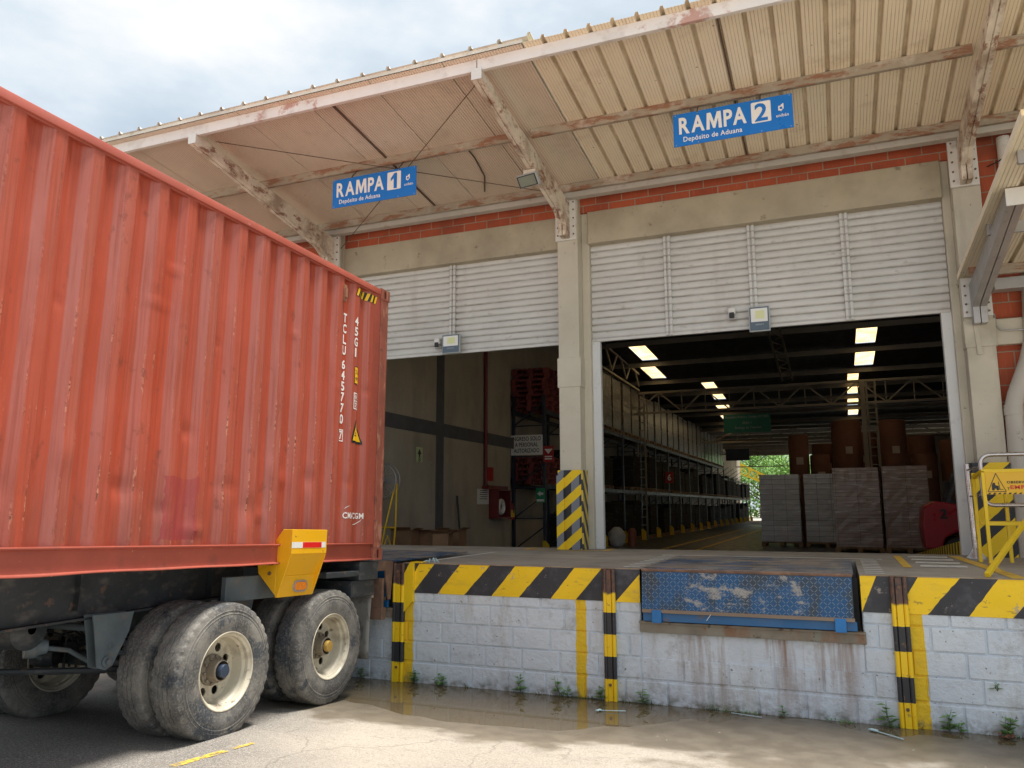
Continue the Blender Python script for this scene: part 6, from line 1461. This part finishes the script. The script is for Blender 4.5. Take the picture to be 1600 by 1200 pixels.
k = MB(); k.box(-8.05, -7.97, 19.3, 46, -1.2, 2.4, )
def pallet_bm(w_, d, h=.14):
    k = MB()
    for i in range(7): x = -w_ / 2 + (w_ - .1) * i / 6; k.box(x, x + .1, -d / 2, d / 2, h - .02, h)
    for i in range(3): y = -d / 2 + (d - .1) * i / 2; k.box(-w_ / 2, w_ / 2, y, y + .1, h - .04, h - .02)
    for i in range(3):
        for j in range(3): x = -w_ / 2 + (w_ - .12) * i / 2; y = -d / 2 + (d - .12) * j / 2; k.box(x, x + .12, y, y + .12, .02, h - .04)
    for i in range(3): x = -w_ / 2 + (w_ - .12) * i / 2; k.box(x, x + .12, -d / 2, d / 2, 0, .02)
    return k
def load(loc, w_, d, h, m_, label, grp=None, noisy=.0, name='pallet_load'):
    o = empty(name, label, 'pallet load', grp, loc)
    pallet_bm(w_, d).build('pallet', M_wood, o)
    k = MB(); nx, nz = 8, 14; r1 = random.Random(int(h * 1000 + loc[0] * 10))
    ring = []
    for j in range(nz + 1):
        z = .142 + (h - .142) * j / nz; row = []
        for sx, sy, ex, ey in ((-1, -1, 1, -1), (1, -1, 1, 1), (1, 1, -1, 1), (-1, 1, -1, -1)):
            for i in range(nx):
                f_ = i / nx; wx_ = w_ / 2 - .02 + r1.uniform(-.006, .006); wy_ = d / 2 - .02 + r1.uniform(-.006, .006)
                row.append(Vector(((sx + (ex - sx) * f_) * wx_, (sy + (ey - sy) * f_) * wy_, z)))
        ring.append(row)
    k.loft(ring, close=True); n_ = len(ring[0]); o0 = len(k.v) - n_; k.f.append(tuple(range(o0, o0 + n_))); k.mi.append(0)
    k.build('wrapped_goods', m_, o)
    return o
proto = load((-7.4, 20.6, 2.52), .95, 1.15, 1.92, M_load_rack, 'tall film wrapped load on the top rack level', 'loads on the top rack level')
M_load_low = m_load('dark_wrapped_load', (.04, .035, .03), (.02, .02, .02), (.09, .085, .08), .3, .3); M_load_low.node_tree.nodes['Principled BSDF'].inputs['Coat Weight'].default_value = 0; M_load_low.node_tree.nodes['Principled BSDF'].inputs['Roughness'].default_value = 1; M_load_low.node_tree.nodes['Principled BSDF'].inputs['Specular IOR Level'].default_value = .1
lowp = load((-7.4, 20.6, .58), .95, 1.15, 1.35, M_load_low, 'wrapped load on the middle rack level', 'loads on the middle rack level')
flp = load((-7.4, 20.6, -1.25), .95, 1.15, 1.35, M_load_low, 'wrapped load on the floor under the rack', 'loads on the floor under the rack')
first = {0: True, 1: True, 2: True}
for i in range(NB - 1):
    for j in range(2):
        y = 19.3 + BW * i + .72 + j * 1.28
        if 2 <= i < 13:
            if first[0]: o = proto; first[0] = False
            else: o = copy_tree(proto)
            o.location = (-7.4, y, 2.52); o.scale = (1, 1, rnd.uniform(.92, 1.03) if y > 30 else 1.0)
        for key, pr, z in ((1, lowp, .58), (2, flp, -1.25)):
            if i < 1: continue
            if rnd.random() < .15: continue
            if first[key]: o = pr; first[key] = False
            else: o = copy_tree(pr)
            o.location = (-7.4, y, z); o.scale = (1, 1, rnd.uniform(.75, 1.1))
ps = pallet_bm(1.0, 1.15).build('wooden_pallet', M_woodred); tag(ps, 'empty dark red pallet in the tall stacks on the front bay of the rack', 'pallet', 'stacked empty red pallets')
fp = True
for (xx, yy, zb, n_) in ((-7.42, 20.0, 2.52, 8), (-6.95, 21.4, 2.52, 9), (-7.42, 20.0, .58, 5)):
    for j in range(n_):
        o = ps if fp else ps.copy()
        if not fp: COL.objects.link(o)
        fp = False; o['label'] = {-7.42: 'empty dark red pallet in the stack nearest the left wall, above the access board' if zb > 2 else 'empty dark red pallet in the low stack behind the access board'}.get(xx, 'empty dark red pallet in the taller stack beside the middle column'); o.location = (xx + rnd.uniform(-.03, .03), yy + rnd.uniform(-.04, .04), zb + .142 * j)
gd = empty('rack_guard', 'yellow steel guard at the foot of a rack upright', 'rack guard', 'yellow guards along the rack', (-6.85, 19.1, -1.25))
k = MB(); k.prism([(-.09, -.08, 0), (.09, -.08, 0), (.09, -.08, .30), (.0, -.08, .40), (-.09, -.08, .40)], (0, .012, 0)); k.box(-.09, -.078, -.068, .10, 0, .40); k.build('guard_plate', M_ydk, gd)
k = MB(); k.box(-.12, .12, -.12, .12, 0, .010); k.build('guard_foot', M_ydk, gd)
for i in range(2, NB):
    o = copy_tree(gd); o.location = (-6.85, 19.15 + BW * i, -1.25)
gd['label'] = 'yellow steel guard at the front corner of the rack, left of the middle column'; 
sk_ = MB(); r1 = random.Random(2); Msk = Matrix.Translation((-6.60, 25.0, -1.0))
rows = []
for i in range(10):
    t_ = i / 9; rad = .28 * math.sin(math.pi * min(.97, .15 + t_ * .8)) ** .6
    rows.append([Msk @ Vector((rad * math.cos(2 * math.pi * q / 16) * (1 + .1 * math.sin(q * 3 + i)), rad * math.sin(2 * math.pi * q / 16), -.25 + .6 * t_)) for q in range(16)])
sk_.loft(rows, close=True); thing1(sk_, 'sack', M_sack, 'bulging white sack on the floor beside the left door jamb', 'sack', smooth=True)
k = MB(); k.lathe([(.0, 0), (.14, .0), (.14, .45), (.09, .55), (.0, .56)], Matrix.Translation((-6.2, 25.4, -1.25)) @ Matrix.Rotation(R(-90), 4, 'Y'), 16); thing1(k, 'gas_bottle', mat('brownish_red_bottle', (.25, .07, .04), rough=.5), 'brownish upright bottle right of the white sack', 'gas bottle', smooth=True)
# signs on the rack end
def flat_sign(x0, x1, z0, z1, Y, m_, name, label, draws, cat='sign'):
    o = empty(name, label, cat, None, (x0, Y, z0)); L2 = -Vector(o.location)
    k = MB(); k.box(x0, x1, Y, Y + .012, z0, z1); q = k.build('board', m_, o); q.location = L2
    for nm, mm, fn_ in draws: k = MB(); fn_(k); q = k.build(nm, mm, o); q.location = L2
def dt(k):
    for i, (s_, f0, f1) in enumerate((('INGRESO SOLO', .05, .95), ('A PERSONAL', .14, .86), ('AUTORIZADO', .10, .90))): text_fit(k, s_, (-7.87 + .89 * f0, 19.19, 1.70 - i * .155), RX, UZ, .89 * (f1 - f0), .11, .012)
flat_sign(-7.87, -6.98, 1.33, 1.85, 19.20, M_signw, 'access_sign', 'white board reading INGRESO SOLO A PERSONAL AUTORIZADO on the rack end', [('lettering', M_text, dt)])
def dr_(k):
    k.add([Vector((-6.93, 19.19, 1.47)), Vector((-6.82, 19.19, 1.34)), Vector((-6.71, 19.19, 1.47))], [(0, 1, 2)])
    for i in range(2): k.add([Vector((-6.92, 19.19, 1.26 - i * .06)), Vector((-6.72, 19.19, 1.26 - i * .06)), Vector((-6.72, 19.19, 1.29 - i * .06)), Vector((-6.92, 19.19, 1.29 - i * .06))], [(0, 1, 2, 3)])
flat_sign(-6.96, -6.68, 1.13, 1.55, 19.20, M_red, 'warning_sign', 'small red sign with a white triangle right of the white access board', [('triangle', M_signw, dr_)])
def dg(k):
    k.add([Vector(p) for p in ((-7.14, 19.19, .33), (-7.05, 19.19, .40), (-7.05, 19.19, .36), (-6.97, 19.19, .36), (-6.97, 19.19, .30), (-7.05, 19.19, .30), (-7.05, 19.19, .26))], [tuple(range(7))]); k.add([Vector((-7.15, 19.19, .13)), Vector((-6.95, 19.19, .13)), Vector((-6.95, 19.19, .19)), Vector((-7.15, 19.19, .19))], [(0, 1, 2, 3)])
flat_sign(-7.17, -6.93, .10, .47, 19.20, M_greens, 'exit_sign', 'small green and white arrow sign low on the rack end', [('arrow', M_signw, dg)])
def d6(k): text_fit(k, '6', (-6.80, 34.59, 1.10), RX, UZ, .16, .28, .03)
flat_sign(-6.90, -6.55, 1.0, 1.48, 34.6, M_red, 'bay_sign', 'small red aisle sign with a white 6 on the rack face', [('number', M_signw, d6)])
def dgs(k):
    for i, (s_, f0, f1) in enumerate((('Depósito Público Código N°7003', .04, .96), ('ÁREA 1', .4, .6), ('Bodega de Tránsito', .25, .8))): text_fit(k, s_, (-4.5 + 2.0 * f0, 35.98, 3.82 - i * .24), RX, UZ, 2.0 * (f1 - f0), .13, .01)
flat_sign(-4.5, -2.5, 3.2, 4.02, 36, M_green, 'hanging_sign', 'dark green hanging warehouse sign under the roof trusses', [('lettering', mat('dim_white_lettering', (.4, .45, .45), rough=.5), dgs)])
k = MB(); k.box(-6.2, -4.8, 50, 50.1, 2.75, 3.45); thing1(k, 'hanging_display', M_black, 'black hanging box under the bright far roof', 'sign')
# wrapped pallets near the door
load((-1.68, 27.0, -1.25), 1.22, 1.2, 2.23, M_load_grey, 'leftmost grey film wrapped pallet behind the open bay')
load((-.36, 27.0, -1.25), 1.22, 1.2, 2.23, M_load_grey, 'grey wrapped pallet second from the left, beside the brown ones')
load((.485, 24.3, -1.25), 1.20, 1.2, 2.28, M_load_brown, 'streaky brown film wrapped pallet, third from the left')
load((1.70, 24.3, -1.25), 1.14, 1.2, 2.31, M_load_brown, 'brown wrapped pallet nearest the forklift')
# paper reels
def reel(x, y, r, z0, z1, label):
    o = empty('paper_reel', label, 'paper reel', 'brown paper reels behind the pallets', (x, y, z0))
    k = MB(); k.lathe([(r * .96, 0), (r, .03), (r, z1 - z0 - .03), (r * .96, z1 - z0), (.05, z1 - z0)], Matrix.Rotation(R(-90), 4, 'Y'), 32); k.build('paper', M_reel, o, smooth=True)
    k = MB(); k.box(-.13 + r * .15, .10 + r * .15, -r - .006, -r * .93, (z1 - z0) * .72, (z1 - z0) * .72 + .25); k.build('paper_label', mat('faded_reel_label', (.42, .33, .26), rough=.7), o)
for (xa, xb, za, zb, lab) in ((-1.49, -.82, -1.25, 2.44, 'narrow tall brown paper reel stack at the left, above the grey pallets'), (-.80, -.16, -1.25, 1.73, 'short brown paper reel between two taller ones'), (-.08, .93, -1.25, 3.0, 'widest brown paper reel left of the ladder column'), (1.50, 2.35, -1.25, 2.96, 'tall brown paper reel right of the ladder column'), (2.45, 3.25, -1.25, 1.75, 'short brown reel above the forklift'), (3.35, 4.3, -1.25, 2.2, 'reel behind the forklift near the right jamb')):
    reel((xa + xb) / 2, 29 + (xb - xa) / 2 + (1.2 if xb > .9 else 0), (xb - xa) / 2, za, zb, lab)
for (x, y, h_, r_) in ((-.3, 32.2, 2.3, .5), (1.0, 32.6, 2.7, .5), (2.9, 32.3, 2.5, .5)): reel(x, y, r_, -1.25, h_, 'dark paper reel in the back row at %s' % ('the left' if x < 0 else 'the middle' if x < 2 else 'the right'))
# forklift seen from its left side, tail toward the pallets
fk = empty('forklift', 'red forklift numbered 2 half hidden by the right door jamb', 'forklift', loc=(2.6, 21, -1.2)); zf0 = -1.25
L = -Vector(fk.location)
def kb_(mb, nm, m_, par=None, **k): q = mb.build(nm, m_, par or fk, **k); q.location = L; return q
k = MB(); k.prism([(1.80, 20.5, -.98), (1.76, 20.5, -.50), (1.82, 20.5, -.04), (2.05, 20.5, .10), (2.55, 20.5, .02), (2.75, 20.5, -.22), (3.45, 20.5, -.22), (3.55, 20.5, -.98), (2.75, 20.5, -.98), (2.66, 20.5, -.72), (2.45, 20.5, -.60), (2.22, 20.5, -.72), (2.12, 20.5, -.98)], (0, 1.05, 0)); kb_(k, 'body', M_flred, bevel=.04)
for (x, r_) in ((2.44, .27), (3.35, .32)):
    for y in (20.48, 21.35): k = MB(); k.lathe([(.12, -.02), (r_ * .6, .0), (r_ * .9, -.01), (r_, .03), (r_, .18), (r_ * .8, .20)], Matrix.Translation((x, y, zf0 + r_)) @ Matrix.Rotation(R(90), 4, 'Z'), 28, capa=True, capb=True); kb_(k, 'wheel', M_black, smooth=True)
k = MB()
for y in (20.56, 21.48): k.bar((2.30, y, .02), (2.75, y, 1.15), .07, .07); k.bar((3.45, y, -.2), (3.25, y, 1.18), .06, .06); k.bar((2.70, y, 1.18), (3.3, y, 1.20), .06, .05)
for i in range(6): k.bar((2.75 + i * .1, 20.56, 1.19), (2.75 + i * .1, 21.48, 1.19), .04, .04)
kb_(k, 'overhead_guard', M_chas)
k = MB(); k.box(2.35, 2.8, 20.75, 21.25, .0, .14); k.box(2.30, 2.42, 20.78, 21.22, .14, .55); kb_(k, 'seat', M_black, bevel=.03)
k = MB()
for y in (20.6, 21.35): k.bar((3.7, y, -1.1), (3.7, y, 1.4), .12, .10)
kb_(k, 'mast', M_chas)
k = MB()
for y in (20.75, 21.2): k.bar((3.8, y, -1.18), (4.8, y, -1.18), .12, .04)
kb_(k, 'fork', M_chas)
k = MB(); text_fit(k, '2', (2.13, 20.452, -.30), RX, UZ, .15, .22, .03); kb_(k, 'number', M_text)
k = MB(); k.tube([(2.75, 20.75, .0), (2.95, 20.9, .35)], .02, 8); k.tube([Vector((2.95 + .0 * t_, 20.9, .38)) + Vector((.14 * math.cos(t_) * .5, .16 * math.sin(t_), .14 * math.cos(t_))) for t_ in [2 * math.pi * i / 16 for i in range(16)]], .014, 6, closed=True); kb_(k, 'steering_wheel', M_black)

# ================================================================= FAR OUTSIDE
def tree(x, y, h, cr, seed, label):
    r1 = random.Random(seed); o = empty('tree', label, 'tree', 'trees beyond the far end of the warehouse', (x, y, -1.25))
    k = MB(); pts = [(0, 0, 0), (.1, 0, h * .25), (-.05, .1, h * .5), (.1, 0, h * .8)]; k.tube(pts, [.22, .17, .12, .05], 8)
    cl = []
    for i in range(9):
        a_ = r1.uniform(0, 6.28); zz = h * r1.uniform(.35, .8); e = Vector((cr * .75 * math.cos(a_), cr * .75 * math.sin(a_), zz + cr * .25)); k.tube([(0, 0, zz * .7), e * .6 + Vector((0, 0, zz * .25)), e], [.08, .05, .02], 6); cl.append(e)
    k.build('trunk', M_bark, o)
    f = MB(); cl += [Vector((r1.uniform(-.5, .5) * cr, r1.uniform(-.5, .5) * cr, h * r1.uniform(.55, 1.0))) for _ in range(12)]
    for c_ in cl:
        for j in range(420):
            d = Vector((r1.gauss(0, 1), r1.gauss(0, 1), r1.gauss(0, .8))); p_ = c_ + d * cr * .20; s_ = r1.uniform(.06, .14); u = Vector((r1.gauss(0, 1), r1.gauss(0, 1), r1.gauss(0, 1))).normalized(); v_ = u.orthogonal().normalized()
            f.add([p_ - u * s_, p_ + v_ * s_ * .6, p_ + u * s_, p_ - v_ * s_ * .6], [(0, 1, 2, 3)])
    f.build('crown', M_treeleaf, o, fix=False)
for i, (x, y, h, cr) in enumerate(((-11.5, 84, 6.5, 3.2), (-7.5, 88, 7, 3.4), (-3.5, 85, 6.0, 3.0), (1.5, 88, 7, 3.4), (7, 90, 7, 3.5))): tree(x, y, h, cr, 20 + i, ['leafy tree furthest left beyond the warehouse', 'leafy tree behind the yellow lattice boom', 'leafy tree right of the yellow lattice boom', 'leafy tree hidden behind the reels', 'leafy tree furthest right beyond the warehouse'][i])
hb = MB(); r1 = random.Random(8)
for j in range(9000):
    p_ = Vector((r1.uniform(-18, 10), r1.uniform(92, 95), -1.2 + abs(r1.gauss(0, 3.6)))); s_ = r1.uniform(.12, .25); u = Vector((r1.gauss(0, 1), r1.gauss(0, 1), r1.gauss(0, 1))).normalized(); v_ = u.orthogonal().normalized(); hb.add([p_ - u * s_, p_ + v_ * s_ * .6, p_ + u * s_, p_ - v_ * s_ * .6], [(0, 1, 2, 3)])
tag(hb.build('hedge', M_treeleaf, fix=False), kind='stuff', label='green undergrowth behind the far trees')
k = MB(); A_ = Vector((-9.6, 76, 4.6)); B_ = Vector((-3.0, 76, 1.2))
for oz_ in (0, -1.0): k.bar(A_ + Vector((0, 0, oz_)), B_ + Vector((0, 0, oz_ * .5)), .16, .16)
for i in range(9):
    p0 = A_.lerp(B_, i / 9); p1 = A_.lerp(B_, (i + 1) / 9); k.bar(p0, p1 + Vector((0, 0, -1.0 + .055 * i)), .10, .10); k.bar(p1 + Vector((0, 0, -1.0 + .055 * i)), p1, .10, .10)
k.bar((-9.4, 76, 4.5), (-9.4, 76, -1.25), .25, .25); k.bar((-3.2, 76, 1.2), (-3.2, 76, -1.25), .25, .25)
thing1(k, 'lattice_boom', M_ydk, 'yellow lattice boom outside the far end of the warehouse', 'crane boom')

# keep every parented shape with its parent, drop nothing else
for o in bpy.data.objects:
    if o.type == 'MESH' and o.parent is None and 'label' not in o and 'kind' not in o: o['label'] = o.name.replace('_', ' ')
